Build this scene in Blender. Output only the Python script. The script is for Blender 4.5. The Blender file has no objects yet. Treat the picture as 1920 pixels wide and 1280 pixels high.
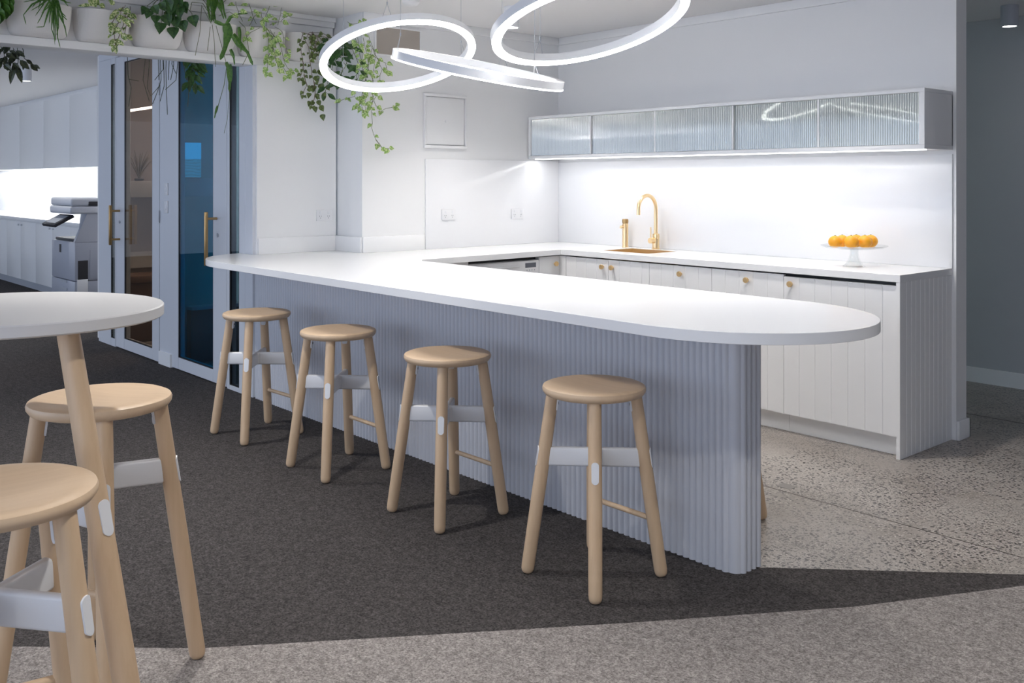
import bpy, bmesh, math, random
from mathutils import Vector, Matrix
from mathutils.geometry import tessellate_polygon
PI = math.pi
sc = bpy.context.scene
COL = sc.collection

# ------------------------------------------------------------------ camera geometry
H, F, CX, HY = 1.357, 1800.0, 960.0, 340.0
CC, SS = 0.6598, 0.7515          # camera right vector in the ground plane (X, Y)
_n = math.hypot(CC, SS); CC /= _n; SS /= _n
CAM = Vector((0, 0, H))

def ray(px, py):
    xc = (px - CX) / F
    return Vector((xc * CC - SS, xc * SS + CC, -(py - HY) / F))
def on_x(px, py, X):
    r = ray(px, py); return CAM + r * (X / r.x)
def on_y(px, py, Y):
    r = ray(px, py); return CAM + r * (Y / r.y)
def on_z(px, py, Z):
    r = ray(px, py); return CAM + r * ((Z - H) / r.z)
def depth(px, py, D):
    return CAM + ray(px, py) * D

# ------------------------------------------------------------------ materials
def lin(c):
    return tuple(((v / 255) / 12.92 if v / 255 <= 0.04045 else ((v / 255 + 0.055) / 1.055) ** 2.4) for v in c) + (1,)
def mat(name, col, rough=0.5, metal=0.0, **k):
    m = bpy.data.materials.new(name); m.use_nodes = True
    b = m.node_tree.nodes['Principled BSDF']
    b.inputs['Base Color'].default_value = tuple(col) + (1,) if len(col) == 3 else col
    b.inputs['Roughness'].default_value = rough
    b.inputs['Metallic'].default_value = metal
    for kk, v in k.items():
        b.inputs[kk.replace('_', ' ')].default_value = v
    return m
def nodes(m):
    nt = m.node_tree
    return nt, nt.nodes, nt.links, nt.nodes['Principled BSDF']
def coords(nt, scale=(1, 1, 1), kind='Object'):
    tc = nt.nodes.new('ShaderNodeTexCoord'); mp = nt.nodes.new('ShaderNodeMapping')
    mp.inputs['Scale'].default_value = scale
    nt.links.new(tc.outputs[kind], mp.inputs['Vector'])
    return mp.outputs['Vector']
def noise(nt, vec, scale, detail=3, rough=0.5):
    n = nt.nodes.new('ShaderNodeTexNoise'); n.inputs['Scale'].default_value = scale
    n.inputs['Detail'].default_value = detail; n.inputs['Roughness'].default_value = rough
    nt.links.new(vec, n.inputs['Vector']); return n.outputs['Fac']
def ramp(nt, fac, stops):
    r = nt.nodes.new('ShaderNodeValToRGB')
    while len(r.color_ramp.elements) < len(stops): r.color_ramp.elements.new(0.5)
    for e, (p, c) in zip(r.color_ramp.elements, stops):
        e.position = p; e.color = tuple(c) + (1,) if len(c) == 3 else c
    nt.links.new(fac, r.inputs['Fac']); return r.outputs['Color']
def bump(nt, h, strength, dist, bsdf):
    b = nt.nodes.new('ShaderNodeBump'); b.inputs['Strength'].default_value = strength
    b.inputs['Distance'].default_value = dist
    nt.links.new(h, b.inputs['Height']); nt.links.new(b.outputs['Normal'], bsdf.inputs['Normal'])
def mixc(nt, fac, a, b, mode='MIX'):
    m = nt.nodes.new('ShaderNodeMix'); m.data_type = 'RGBA'; m.blend_type = mode
    for s, v in ((m.inputs[0], fac), (m.inputs[6], a), (m.inputs[7], b)):
        if hasattr(v, 'links'): nt.links.new(v, s)
        else: s.default_value = v if isinstance(v, (int, float)) else (tuple(v) + (1,))[:4]
    return m.outputs[2]

def emis(name, col, s):
    m = bpy.data.materials.new(name); m.use_nodes = True; nt = m.node_tree; nt.nodes.clear()
    e = nt.nodes.new('ShaderNodeEmission'); e.inputs[0].default_value = tuple(col) + (1,); e.inputs[1].default_value = s
    o = nt.nodes.new('ShaderNodeOutputMaterial'); nt.links.new(e.outputs[0], o.inputs[0]); return m

M = {}
M['wall'] = mat('wall_paint', (0.84, 0.84, 0.84), 0.6)
nt, _, _, b = nodes(M['wall']); bump(nt, noise(nt, coords(nt), 260, 2), 0.08, 0.001, b)
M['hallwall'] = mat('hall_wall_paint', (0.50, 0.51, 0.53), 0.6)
M['ceil'] = mat('ceiling_paint', (0.80, 0.79, 0.79), 0.8)
M['stone'] = mat('white_stone', (0.86, 0.86, 0.86), 0.22)
M['splash'] = mat('splashback_gloss', (0.86, 0.86, 0.87), 0.18)
M['cab'] = mat('cabinet_white', (0.87, 0.87, 0.87), 0.35)
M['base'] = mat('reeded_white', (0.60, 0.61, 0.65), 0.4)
M['alu'] = mat('powdercoat_white', (0.66, 0.68, 0.72), 0.4)
M['white_metal'] = mat('white_metal', (0.80, 0.81, 0.83), 0.3)
M['plastic'] = mat('white_plastic', (0.82, 0.82, 0.83), 0.3)
M['greyplast'] = mat('grey_plastic', (0.42, 0.44, 0.48), 0.45)
M['printer'] = mat('printer_shell', (0.40, 0.42, 0.48), 0.4)
M['printer_lid'] = mat('printer_lid', (0.58, 0.60, 0.65), 0.35)
M['dark'] = mat('dark_plastic', (0.03, 0.03, 0.035), 0.5)
M['black'] = mat('black_gasket', (0.006, 0.006, 0.007), 0.6)
M['kickw'] = mat('kick_white', (0.7, 0.7, 0.7), 0.4)
M['display'] = mat('display_grey', (0.14, 0.15, 0.18), 0.25)
M['brass'] = mat('brushed_brass', (0.93, 0.70, 0.40), 0.28, 1.0)
M['brassdull'] = mat('aged_brass', (0.50, 0.33, 0.15), 0.35, 0.9)
M['knob'] = mat('brass_knob', (0.80, 0.56, 0.28), 0.35, 0.75)
M['pot'] = mat('planter_white', (0.76, 0.74, 0.72), 0.65)
nt, _, _, b = nodes(M['pot']); bump(nt, noise(nt, coords(nt), 180, 2), 0.35, 0.002, b)
M['soil'] = mat('soil', (0.04, 0.03, 0.025), 0.95)
M['table'] = mat('table_laminate', (0.72, 0.71, 0.70), 0.4)
M['tabedge'] = M['table']
M['stem'] = mat('plant_stem', (0.10, 0.13, 0.04), 0.6)
M['brownstem'] = mat('woody_stem', (0.12, 0.08, 0.05), 0.7)

# timber
def wood(name, c1, c2, axis):
    m = mat(name, c1, 0.42); nt, _, _, b = nodes(m)
    v = coords(nt, (60, 60, 2.2) if axis == 'z' else (3, 55, 55))
    f = noise(nt, v, 1.0, 4, 0.6)
    v2 = coords(nt, (1, 1, 1)); f2 = noise(nt, v2, 7, 2)
    c = ramp(nt, f, [(0.35, c1), (0.7, c2)])
    c = mixc(nt, f2, c, tuple(x * 0.93 for x in c1), 'MIX')
    nt.links.new(c, b.inputs['Base Color']); bump(nt, f, 0.06, 0.001, b)
    return m
M['wood'] = wood('pale_beech', (0.70, 0.505, 0.325), (0.60, 0.415, 0.25), 'z')
M['seatwood'] = wood('beech_seat', (0.73, 0.54, 0.36), (0.64, 0.455, 0.285), 'x')
M['brownwood'] = wood('brown_timber', (0.16, 0.085, 0.05), (0.11, 0.055, 0.03), 'x')

# carpets
def carpet(name, a, bcol, big):
    m = mat(name, a, 0.95); nt, _, _, b = nodes(m); b.inputs['Specular IOR Level'].default_value = 0.1
    v = coords(nt)
    n1 = noise(nt, v, 130, 4, 0.85); n2 = noise(nt, v, 45, 3, 0.6)
    c = ramp(nt, n1, [(0.34, a), (0.66, bcol)])
    c2 = ramp(nt, n2, [(0.3, (0.72, 0.72, 0.72)), (0.7, (1.25, 1.25, 1.25))])
    nt.links.new(mixc(nt, 1.0, c, c2, 'MULTIPLY'), b.inputs['Base Color'])
    bump(nt, n1, 0.7, 0.006, b); return m
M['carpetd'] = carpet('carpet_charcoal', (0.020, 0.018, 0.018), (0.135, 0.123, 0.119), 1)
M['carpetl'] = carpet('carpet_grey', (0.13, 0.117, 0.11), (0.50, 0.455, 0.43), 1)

# polished concrete
m = M['concrete'] = mat('polished_concrete', (0.4, 0.38, 0.36), 0.3)
nt, _, _, b = nodes(m)
v = coords(nt)
basec = ramp(nt, noise(nt, v, 1.6, 5, 0.6), [(0.32, (0.27, 0.235, 0.20)), (0.5, (0.37, 0.33, 0.295)), (0.68, (0.44, 0.40, 0.36))])
def speck(scale, thr, mask_scale, m0, m1, seed):
    vo = nt.nodes.new('ShaderNodeTexVoronoi'); vo.inputs['Scale'].default_value = scale
    mp = nt.nodes.new('ShaderNodeMapping'); mp.inputs['Location'].default_value = (seed, seed * 2, 0)
    nt.links.new(v, mp.inputs['Vector'])
    ad = nt.nodes.new('ShaderNodeTexNoise'); ad.inputs['Scale'].default_value = scale * 0.8
    nt.links.new(mp.outputs[0], ad.inputs['Vector'])
    vm = nt.nodes.new('ShaderNodeVectorMath'); vm.operation = 'MULTIPLY_ADD'
    nt.links.new(ad.outputs['Color'], vm.inputs[0]); vm.inputs[1].default_value = (0.9 / scale,) * 3
    nt.links.new(mp.outputs[0], vm.inputs[2]); nt.links.new(vm.outputs[0], vo.inputs['Vector'])
    size = ramp(nt, vo.outputs['Distance'], [(thr * 0.8, (1, 1, 1)), (thr, (0, 0, 0))])
    # only some cells carry a stone
    sep = nt.nodes.new('ShaderNodeSeparateColor'); nt.links.new(vo.outputs['Color'], sep.inputs[0])
    pick = ramp(nt, sep.outputs[0], [(0.42, (0, 0, 0)), (0.5, (1, 1, 1))])
    patch = ramp(nt, noise(nt, v, mask_scale, 3, 0.6), [(m0, (0, 0, 0)), (m1, (1, 1, 1))])
    return mixc(nt, 1.0, mixc(nt, 1.0, size, pick, 'MULTIPLY'), patch, 'MULTIPLY')
s1 = speck(66, 0.46, 1.3, 0.36, 0.50, 3.1)
s2 = speck(125, 0.46, 2.1, 0.34, 0.50, 7.7)
s3 = speck(85, 0.35, 1.7, 0.36, 0.5, 12.3)
c = mixc(nt, s3, basec, (0.56, 0.52, 0.47))
c = mixc(nt, s2, c, (0.13, 0.115, 0.105))
c = mixc(nt, s1, c, (0.075, 0.068, 0.064))
nt.links.new(c, b.inputs['Base Color'])
rr = nt.nodes.new('ShaderNodeMapRange'); rr.inputs[3].default_value = 0.24; rr.inputs[4].default_value = 0.42
nt.links.new(noise(nt, v, 5, 3), rr.inputs[0]); nt.links.new(rr.outputs[0], b.inputs['Roughness'])
M['joint'] = mat('joint_filler', (0.13, 0.115, 0.105), 0.7)
M['patch'] = mat('floor_patch', (0.24, 0.22, 0.20), 0.4)

# leaves
def leafm(name, c1, c2, edge=None, sc_=90):
    m = mat(name, c1, 0.42); nt, _, _, b = nodes(m)
    f = noise(nt, coords(nt), sc_, 2)
    stops = [(0.35, c1), (0.6, c2)]
    if edge: stops = [(0.36, c1), (0.50, c2), (0.58, edge)]
    nt.links.new(ramp(nt, f, stops), b.inputs['Base Color'])
    return m
M['leaf_dark'] = leafm('leaf_dark', (0.018, 0.058, 0.014), (0.045, 0.125, 0.024))
M['leaf_mid'] = leafm('leaf_mid', (0.045, 0.13, 0.020), (0.10, 0.23, 0.035))
M['leaf_ivy'] = leafm('leaf_olive', (0.060, 0.080, 0.022), (0.15, 0.21, 0.05))
M['leaf_pothos'] = leafm('leaf_pothos', (0.17, 0.33, 0.07), (0.30, 0.47, 0.12), (0.62, 0.70, 0.34), 120)
M['leaf_hoya'] = leafm('leaf_hoya', (0.10, 0.20, 0.05), (0.28, 0.38, 0.10), (0.72, 0.74, 0.42), 110)
M['leaf_black'] = leafm('leaf_shade', (0.014, 0.018, 0.012), (0.05, 0.065, 0.022))  # near-black green leaf colour
M['leaf_dry'] = leafm('leaf_dry', (0.15, 0.11, 0.05), (0.30, 0.24, 0.12))
M['orange'] = mat('orange_peel', (0.90, 0.40, 0.02), 0.42, Subsurface_Weight=0.15)
nt, _, _, b = nodes(M['orange']); bump(nt, noise(nt, coords(nt), 260, 2), 0.25, 0.001, b)

# panes: tinted transparent glass with a mirror coat
def pane(name, tint, fres=1.5, body=None, bfac=0.0, refl=1.0, rough=0.0):
    m = bpy.data.materials.new(name); m.use_nodes = True; nt = m.node_tree; nt.nodes.clear()
    t = nt.nodes.new('ShaderNodeBsdfTransparent'); t.inputs[0].default_value = tuple(tint) + (1,)
    g = nt.nodes.new('ShaderNodeBsdfGlossy'); g.inputs['Roughness'].default_value = rough
    lw = nt.nodes.new('ShaderNodeLayerWeight'); lw.inputs[0].default_value = 0.5
    pw = nt.nodes.new('ShaderNodeMath'); pw.operation = 'POWER'; pw.inputs[1].default_value = 4.0
    nt.links.new(lw.outputs['Facing'], pw.inputs[0])
    fr = nt.nodes.new('ShaderNodeMath'); fr.operation = 'MULTIPLY_ADD'; fr.inputs[1].default_value = 0.6; fr.inputs[2].default_value = ((fres - 1) / (fres + 1)) ** 2 * 1.6
    nt.links.new(pw.outputs[0], fr.inputs[0])
    src = t.outputs[0]
    if body:
        d = nt.nodes.new('ShaderNodeBsdfDiffuse'); d.inputs[0].default_value = tuple(body) + (1,)
        mx = nt.nodes.new('ShaderNodeMixShader'); mx.inputs[0].default_value = bfac
        nt.links.new(t.outputs[0], mx.inputs[1]); nt.links.new(d.outputs[0], mx.inputs[2]); src = mx.outputs[0]
    mul = nt.nodes.new('ShaderNodeMath'); mul.operation = 'MULTIPLY'; mul.inputs[1].default_value = refl
    nt.links.new(fr.outputs[0], mul.inputs[0])
    mx2 = nt.nodes.new('ShaderNodeMixShader'); nt.links.new(mul.outputs[0], mx2.inputs[0])
    nt.links.new(src, mx2.inputs[1]); nt.links.new(g.outputs[0], mx2.inputs[2])
    o = nt.nodes.new('ShaderNodeOutputMaterial'); nt.links.new(mx2.outputs[0], o.inputs[0]); return m
M['glass_brown'] = pane('glass_bronze', (0.62, 0.57, 0.53), 1.45)
M['glass_blue'] = pane('glass_blue', (0.24, 0.68, 0.85), 1.5)
M['glass_grey'] = pane('glass_grey', (0.55, 0.60, 0.64), 1.5)
M['reed'] = pane('reeded_glass', (0.86, 0.89, 0.86), 1.55, (0.84, 0.88, 0.85), 0.42, 2.6, 0.03)
M['crystal'] = pane('clear_glass', (0.97, 0.98, 0.98), 1.45)

M['led'] = emis('ring_light', (1.0, 0.985, 0.975), 13.5)
M['ledstrip'] = emis('led_strip', (0.97, 0.98, 1.0), 3.0)
M['dl'] = emis('downlight_lens', (1.0, 0.98, 0.95), 8.0)

# ------------------------------------------------------------------ mesh helpers
class MB:
    def __init__(self): self.bm = bmesh.new()
    def face(self, vs):
        try: return self.bm.faces.new(vs)
        except ValueError: return None
    def box(self, x0, x1, y0, y1, z0, z1, bev=0.0, seg=2, mtx=None):
        b = bmesh.new()
        vs = [b.verts.new(p) for p in ((x0, y0, z0), (x1, y0, z0), (x1, y1, z0), (x0, y1, z0), (x0, y0, z1), (x1, y0, z1), (x1, y1, z1), (x0, y1, z1))]
        for f in ((0, 3, 2, 1), (4, 5, 6, 7), (0, 1, 5, 4), (1, 2, 6, 5), (2, 3, 7, 6), (3, 0, 4, 7)): b.faces.new([vs[i] for i in f])
        if bev > 0: bmesh.ops.bevel(b, geom=list(b.edges), offset=bev, segments=seg, affect='EDGES', profile=0.5)
        self.merge(b, mtx); return self
    def merge(self, b, mtx=None):
        if mtx is not None: bmesh.ops.transform(b, matrix=mtx, verts=b.verts)
        mp = {v: self.bm.verts.new(v.co) for v in b.verts}
        for f in b.faces:
            self.face([mp[v] for v in f.verts])
        b.free()
    def rings(self, rings, cap0=True, cap1=True, loop=False):
        R = [[self.bm.verts.new(p) for p in r] for r in rings]; n = len(R[0])
        for a in range(len(R) if loop else len(R) - 1):
            A, B = R[a], R[(a + 1) % len(R)]
            for i in range(n): self.face([A[i], A[(i + 1) % n], B[(i + 1) % n], B[i]])
        if cap0 and not loop: self.face(list(reversed(R[0])))
        if cap1 and not loop: self.face(R[-1])
        return self
    def lathe(self, prof, cx=0, cy=0, seg=40, sx=1, sy=1):
        rings = []
        for r, z in prof:
            r = max(r, 1e-4)
            rings.append([(cx + sx * r * math.cos(2 * PI * i / seg), cy + sy * r * math.sin(2 * PI * i / seg), z) for i in range(seg)])
        return self.rings(rings)
    def tube(self, pts, rad, seg=8, cap=True):
        pts = [Vector(p) for p in pts]; n = len(pts)
        rads = rad if isinstance(rad, (list, tuple)) else [rad] * n
        up = None; rings = []
        for i, p in enumerate(pts):
            t = (pts[min(i + 1, n - 1)] - pts[max(i - 1, 0)])
            if t.length < 1e-9: t = Vector((0, 0, 1))
            t.normalize()
            if up is None:
                up = t.orthogonal().normalized()
            else:
                up = (up - t * up.dot(t))
                up = up.normalized() if up.length > 1e-6 else t.orthogonal().normalized()
            s = t.cross(up)
            rings.append([p + (up * math.cos(2 * PI * k / seg) + s * math.sin(2 * PI * k / seg)) * rads[i] for k in range(seg)])
        return self.rings(rings, cap, cap)
    def prism(self, poly, z0, z1, holes=(), bev=0.0):
        loops = [list(poly)] + [list(h) for h in holes]
        tris = tessellate_polygon([[Vector((p[0], p[1], 0)) for p in l] for l in loops])
        flat = [p for l in loops for p in l]
        T = [self.bm.verts.new((p[0], p[1], z1)) for p in flat]; B = [self.bm.verts.new((p[0], p[1], z0)) for p in flat]
        for t in tris:
            self.face([T[i] for i in t]); self.face([B[i] for i in reversed(t)])
        k = 0
        for l in loops:
            n = len(l)
            for i in range(n):
                a, b_ = k + i, k + (i + 1) % n
                self.face([B[a], B[b_], T[b_], T[a]])
            k += n
        return self
    def build(self, name, material, parent=None, loc=None, sharp=38, recalc=True):
        bm = self.bm
        bmesh.ops.remove_doubles(bm, verts=bm.verts, dist=1e-6)
        if recalc: bmesh.ops.recalc_face_normals(bm, faces=bm.faces)
        for f in bm.faces: f.smooth = True
        lim = math.radians(sharp)
        for e in bm.edges:
            if len(e.link_faces) != 2 or e.calc_face_angle(0) > lim: e.smooth = False
        me = bpy.data.meshes.new(name); bm.to_mesh(me); bm.free()
        me.materials.append(material)
        o = bpy.data.objects.new(name, me); COL.objects.link(o)
        if parent is not None: o.parent = parent
        if loc is not None: o.location = loc
        return o

def tag(o, label=None, cat=None, group=None, kind=None):
    if label: o['label'] = label
    if cat: o['category'] = cat
    if group: o['group'] = group
    if kind: o['kind'] = kind
    return o
def empty(name, loc=(0, 0, 0), rz=0, **k):
    o = bpy.data.objects.new(name, None); COL.objects.link(o); o.empty_display_size = 0.1
    o.location = loc; o.rotation_euler = (0, 0, rz)
    return tag(o, **k)
def copy_tree(o, parent=None):
    c = o.copy(); COL.objects.link(c); c.parent = parent
    for ch in list(kids.get(o.name, o.children)):
        copy_tree(ch, c)
    return c
kids = {}
def struct(o, label, cat): return tag(o, label, cat, kind='structure')
def bx(name, m, x0, x1, y0, y1, z0, z1, parent=None, bev=0.0):
    return MB().box(x0, x1, y0, y1, z0, z1, bev).build(name, m, parent)

def arc(cx, cy, rx, ry, a0, a1, n):
    return [(cx + rx * math.cos(math.radians(a0 + (a1 - a0) * i / n)), cy + ry * math.sin(math.radians(a0 + (a1 - a0) * i / n))) for i in range(n + 1)]

# ------------------------------------------------------------------ room shell
CEIL = 2.44
def S(name, m, b, label, cat):
    return struct(bx(name, m, *b), label, cat)
S('floor', M['concrete'], (-17.5, 4.0, -4.0, 7.0, -0.12, 0.0), 'speckled polished concrete floor of the kitchen and hallway', 'floor')
S('ceiling', M['ceil'], (-17.5, 4.0, -4.0, 7.0, CEIL, CEIL + 0.12), 'flat white ceiling above the kitchen', 'ceiling')
WY = 5.07
S('wall_back', M['wall'], (-5.30, -2.245, WY, WY + 0.12, 0, CEIL), 'white wall behind the sink bench', 'wall')
WB = -5.24
S('wall_left', M['wall'], (WB - 0.15, WB, 3.327, WY, 0, CEIL), 'white wall at the closed end of the kitchen', 'wall')
WA = -5.56
S('wall_nook', M['wall'], (WA - 0.02, WA, 2.76, 3.327, 0, 2.085), 'white recessed wall beside the glass office doors', 'wall')
S('wall_nook_return', M['wall'], (-6.9, WB - 0.15, 3.34, 3.46, 0, CEIL), 'white wall hidden behind the recessed nook', 'wall')
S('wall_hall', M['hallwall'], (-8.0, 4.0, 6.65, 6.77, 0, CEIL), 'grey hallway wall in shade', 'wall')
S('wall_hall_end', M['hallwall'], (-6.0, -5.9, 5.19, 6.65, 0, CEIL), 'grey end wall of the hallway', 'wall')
S('wall_right', M['wall'], (4.0, 4.1, -4.0, 7.0, 0, CEIL), 'white wall at the right side of the office', 'wall')
S('wall_alcove', M['wall'], (-17.5, -8.62, 3.97, 4.07, 0, CEIL), 'white wall behind the far copy bench', 'wall')
S('wall_far', M['wall'], (-17.6, -17.5, -4.0, 4.0, 0, CEIL), 'white wall at the far left end', 'wall')
# window wall behind the camera
w = MB()
w.box(-17.5, 4.0, -4.12, -4.0, 0, 0.35); w.box(-17.5, 4.0, -4.12, -4.0, 2.3, CEIL)
for x in (-17.5, -14.2, -11.1, -8.0, -4.9, -1.8, 1.3, 3.85): w.box(x, x + 0.15, -4.12, -4.0, 0.35, 2.3)
struct(w.build('wall_window', M['wall']), 'white window wall opposite the kitchen', 'wall')

struct(bx('baseboard_hall', M['cab'], -5.9, 4.0, 6.636, 6.65, 0, 0.10), 'white skirting board along the hallway wall', 'baseboard')
bb = MB(); bb.box(-2.245, -2.228, WY + 0.0, WY + 0.12 + 0.014, 0, 0.10, 0.003); bb.box(-5.2, -2.228, WY + 0.12, WY + 0.134, 0, 0.10, 0.003)
struct(bb.build('baseboard_back', M['cab']), 'white skirting around the end of the kitchen wall', 'baseboard')

# carpets
ed = [(-9.5, -4.0), (-5.6, -1.9), (-4.2, -0.5), (-3.08, 0.72), (-2.684, 1.155), (-2.32, 1.69), (-1.953, 2.237), (-1.576, 2.827), (-1.282, 3.404), (-1.165, 3.64)]
dark = [(-17.5, -4.0)] + ed + [(-1.319, 3.501), (-1.94, 2.885), (-1.99, 2.80), (-5.56, 2.80), (-5.56, 2.78), (-8.44, 2.78), (-8.62, 3.0), (-8.62, 3.97), (-17.5, 3.97)]
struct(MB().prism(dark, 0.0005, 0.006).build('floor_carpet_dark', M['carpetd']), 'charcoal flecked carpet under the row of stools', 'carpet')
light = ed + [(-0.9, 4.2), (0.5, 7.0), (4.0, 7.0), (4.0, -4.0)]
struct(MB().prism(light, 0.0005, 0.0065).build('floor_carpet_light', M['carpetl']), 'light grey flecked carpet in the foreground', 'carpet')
j = MB()
j.box(-5.2, -0.95, 3.667, 3.673, -0.01, 0.0006); j.box(-3.9, -0.5, 5.70, 5.712, -0.01, 0.0006)
struct(j.build('trim_1', M['joint']), 'thin saw cut joints across the concrete floor', 'joint')
struct(MB().box(-2.44, -2.37, 3.71, 3.77, -0.01, 0.0007).build('trim_2', M['patch']), 'small dull square patch in the concrete floor', 'floor patch')

# ------------------------------------------------------------------ planter beam
bm_ = MB(); bm_.box(-5.72, WA, -1.2, 3.327, 2.085, 2.13, 0.004)
struct(bm_.build('trim_3', M['wall']), 'white beam edge carrying the row of hanging plants', 'beam')
bm_ = MB(); bm_.box(-5.715, -5.60, -1.2, 3.327, 2.13, CEIL); 
bm_.box(-5.60, -5.575, -1.2, 3.327, 2.375, CEIL, 0.004); bm_.box(-5.575, -5.555, -1.2, 3.327, 2.41, CEIL, 0.004)
struct(bm_.build('wall_planter', M['wall']), 'white bulkhead wall behind the wall planters', 'wall')
cr = MB(); cr.box(WB, WB + 0.018, 3.327, WY, 2.385, CEIL, 0.004); cr.box(-5.22, -2.245, WY - 0.018, WY, 2.385, CEIL, 0.004)
struct(cr.build('trim_4', M['wall']), 'slim cornice where the kitchen walls meet the ceiling', 'cornice')

# ------------------------------------------------------------------ glazed office front (plane Y = 2.74)
GY = 2.74
TOP = 2.37
def fr(mb, x0, x1, z0, z1, y0=GY, y1=GY + 0.05): mb.box(x0, x1, y0, y1, z0, z1, 0.003, 1)
# header above
struct(bx('wall_office_header', M['alu'], -8.44, WA - 0.02, GY + 0.001, GY + 0.06, TOP, CEIL), 'white header above the glass office doors', 'wall')
# fixed left sidelight
def glazed(name, x0, x1, z0, z1, stl, str_, rb, rt, gm, label, cat, kind='structure', y0=GY):
    root = empty(name, ((x0 + x1) / 2, y0, z0))
    tag(root, label, cat, kind=kind)
    def L(mb, nm, m):
        o = mb.build(nm, m, root); o.matrix_parent_inverse = Matrix.Translation(root.location).inverted(); return o
    f = MB(); fr(f, x0, x0 + stl, z0, z1, y0, y0 + 0.05); fr(f, x1 - str_, x1, z0, z1, y0, y0 + 0.05)
    fr(f, x0 + stl, x1 - str_, z0, z0 + rb, y0, y0 + 0.05); fr(f, x0 + stl, x1 - str_, z1 - rt, z1, y0, y0 + 0.05)
    L(f, 'frame', M['alu'])
    gx0, gx1, gz0, gz1 = x0 + stl, x1 - str_, z0 + rb, z1 - rt
    g = MB(); t = 0.012
    g.box(gx0, gx0 + t, y0 + 0.002, y0 + 0.012, gz0, gz1); g.box(gx1 - t * 0.5, gx1, y0 + 0.002, y0 + 0.012, gz0, gz1)
    g.box(gx0, gx1, y0 + 0.002, y0 + 0.012, gz0, gz0 + t * 0.6); g.box(gx0, gx1, y0 + 0.002, y0 + 0.012, gz1 - t * 0.6, gz1)
    L(g, 'gasket', M['black'])
    L(MB().box(gx0 + t * 0.5, gx1 - 0.004, y0 + 0.004, y0 + 0.010, gz0 + 0.004, gz1 - 0.004), 'glass_pane', gm)
    return root, L
glazed('window_1', -8.44, -8.03, 0.0, TOP, 0.30, 0.02, 0.07, 0.05, M['glass_grey'], 'narrow fixed glass strip left of the bronze glass door', 'window')
d1, L1 = glazed('door_1', -8.02, -7.10, 0.012, TOP - 0.005, 0.19, 0.14, 0.085, 0.05, M['glass_brown'], 'white framed glass office door with bronze tinted pane', 'door')
d2, L2 = glazed('door_2', -6.86, -5.95, 0.012, TOP - 0.005, 0.115, 0.21, 0.085, 0.11, M['glass_blue'], 'white framed glass office door with blue tinted pane', 'door')
glazed('window_2', -5.945, -5.68, 0.0, TOP, 0.035, 0.09, 0.035, 0.05, M['glass_grey'], 'narrow fixed glass strip beside the blue glass door', 'window')
pn = MB(); pn.box(-7.095, -6.865, GY + 0.004, GY + 0.06, 0, TOP); struct(pn.build('wall_office_pier', M['alu']), 'white pier between the two glass office doors', 'wall')
struct(bx('baseboard_pier', M['cab'], -7.09, -6.87, GY - 0.010, GY + 0.004, 0.006, 0.10), 'white skirting below the pier between glass doors', 'baseboard')
struct(bx('wall_office_end', M['alu'], -5.68, WA - 0.02, GY + 0.001, GY + 0.10, 0, TOP), 'white end post beside the stool counter', 'wall')
def pull(L, x, z0, z1, label, side=-1):
    h = MB(); y = GY + (-0.075 if side < 0 else 0.125)
    h.box(x - 0.011, x + 0.011, y - 0.011, y + 0.011, z0, z1, 0.004)
    for z in (z0 + 0.045, z1 - 0.045):
        h.tube([(x, y, z), (x, GY if side < 0 else GY + 0.05, z)], 0.009, 10)
    o = L(h, 'door_handle', M['brassdull']); o['label'] = label
pull(L1, -7.93, 0.845, 1.165, 'long brass pull handle on the near side')
pull(L1, -7.93, 0.845, 1.165, 'long brass pull handle seen through the glass', 1)
pull(L2, -6.10, 0.80, 1.155, 'long brass pull handle on the blue glass door')
lk = MB(); lk.tube([(-6.08, GY - 0.006, 1.0), (-6.08, GY + 0.002, 1.0)], 0.012, 14); lk.box(-6.083, -6.077, GY - 0.008, GY - 0.005, 0.985, 1.015); L2(lk, 'lock', M['greyplast'])
lk = MB(); lk.tube([(-7.93, GY - 0.006, 1.03), (-7.93, GY + 0.002, 1.03)], 0.012, 14); L1(lk, 'lock', M['greyplast'])
hg = MB()
for z in (0.35, 1.05, 2.0): hg.tube([(-7.097, GY - 0.006, z), (-7.097, GY - 0.006, z + 0.09)], 0.008, 8)
L1(hg, 'hinge', M['alu'])
# switches on the pier
for k, (z0, z1) in enumerate(((1.255, 1.345), (1.125, 1.215))):
    r = empty('light_switch', (-6.965, GY + 0.004, (z0 + z1) / 2))
    tag(r, ['upper white light switch on the pier between the glass doors', 'lower white light switch on the pier between the glass doors'][k], 'light switch', 'light switches on the pier')
    p = MB().box(-0.03, 0.03, -0.008, 0.0, -0.045, 0.045, 0.002).build('plate', M['plastic'], r)
    p = MB().box(-0.012, 0.012, -0.012, -0.008, -0.022, 0.022, 0.002).build('rocker', M['white_metal'], r)

# rooms behind the glass
S('wall_office_west', mat('taupe_wall', (0.30, 0.255, 0.235), 0.7), (-8.62, -8.50, GY + 0.10, 6.0, 0, CEIL), 'taupe inner wall of the first office', 'wall')
S('wall_office_side', M['wall'], (-8.62, -8.44, GY + 0.0505, GY + 0.10, 0, CEIL), 'white return at the corner of the office front', 'wall')
M['bluewall'] = mat('office_blue_wall', (0.50, 0.58, 0.56), 0.6)
S('wall_office_mid', M['bluewall'], (-7.06, -7.0, GY + 0.10, 6.0, 0, CEIL), 'wall dividing the two glass fronted offices', 'wall')
S('wall_office_back', M['bluewall'], (-8.50, -5.0, 6.0, 6.1, 0, CEIL), 'back wall of the glass fronted offices', 'wall')
r = empty('credenza', (-8.49, 3.15, 0.0), label='brown timber bench seat inside the bronze glass office', cat='bench')
MB().box(0, 0.33, -0.26, 0.75, 0.006, 0.50, 0.006).build('body', M['brownwood'], r)
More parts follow.
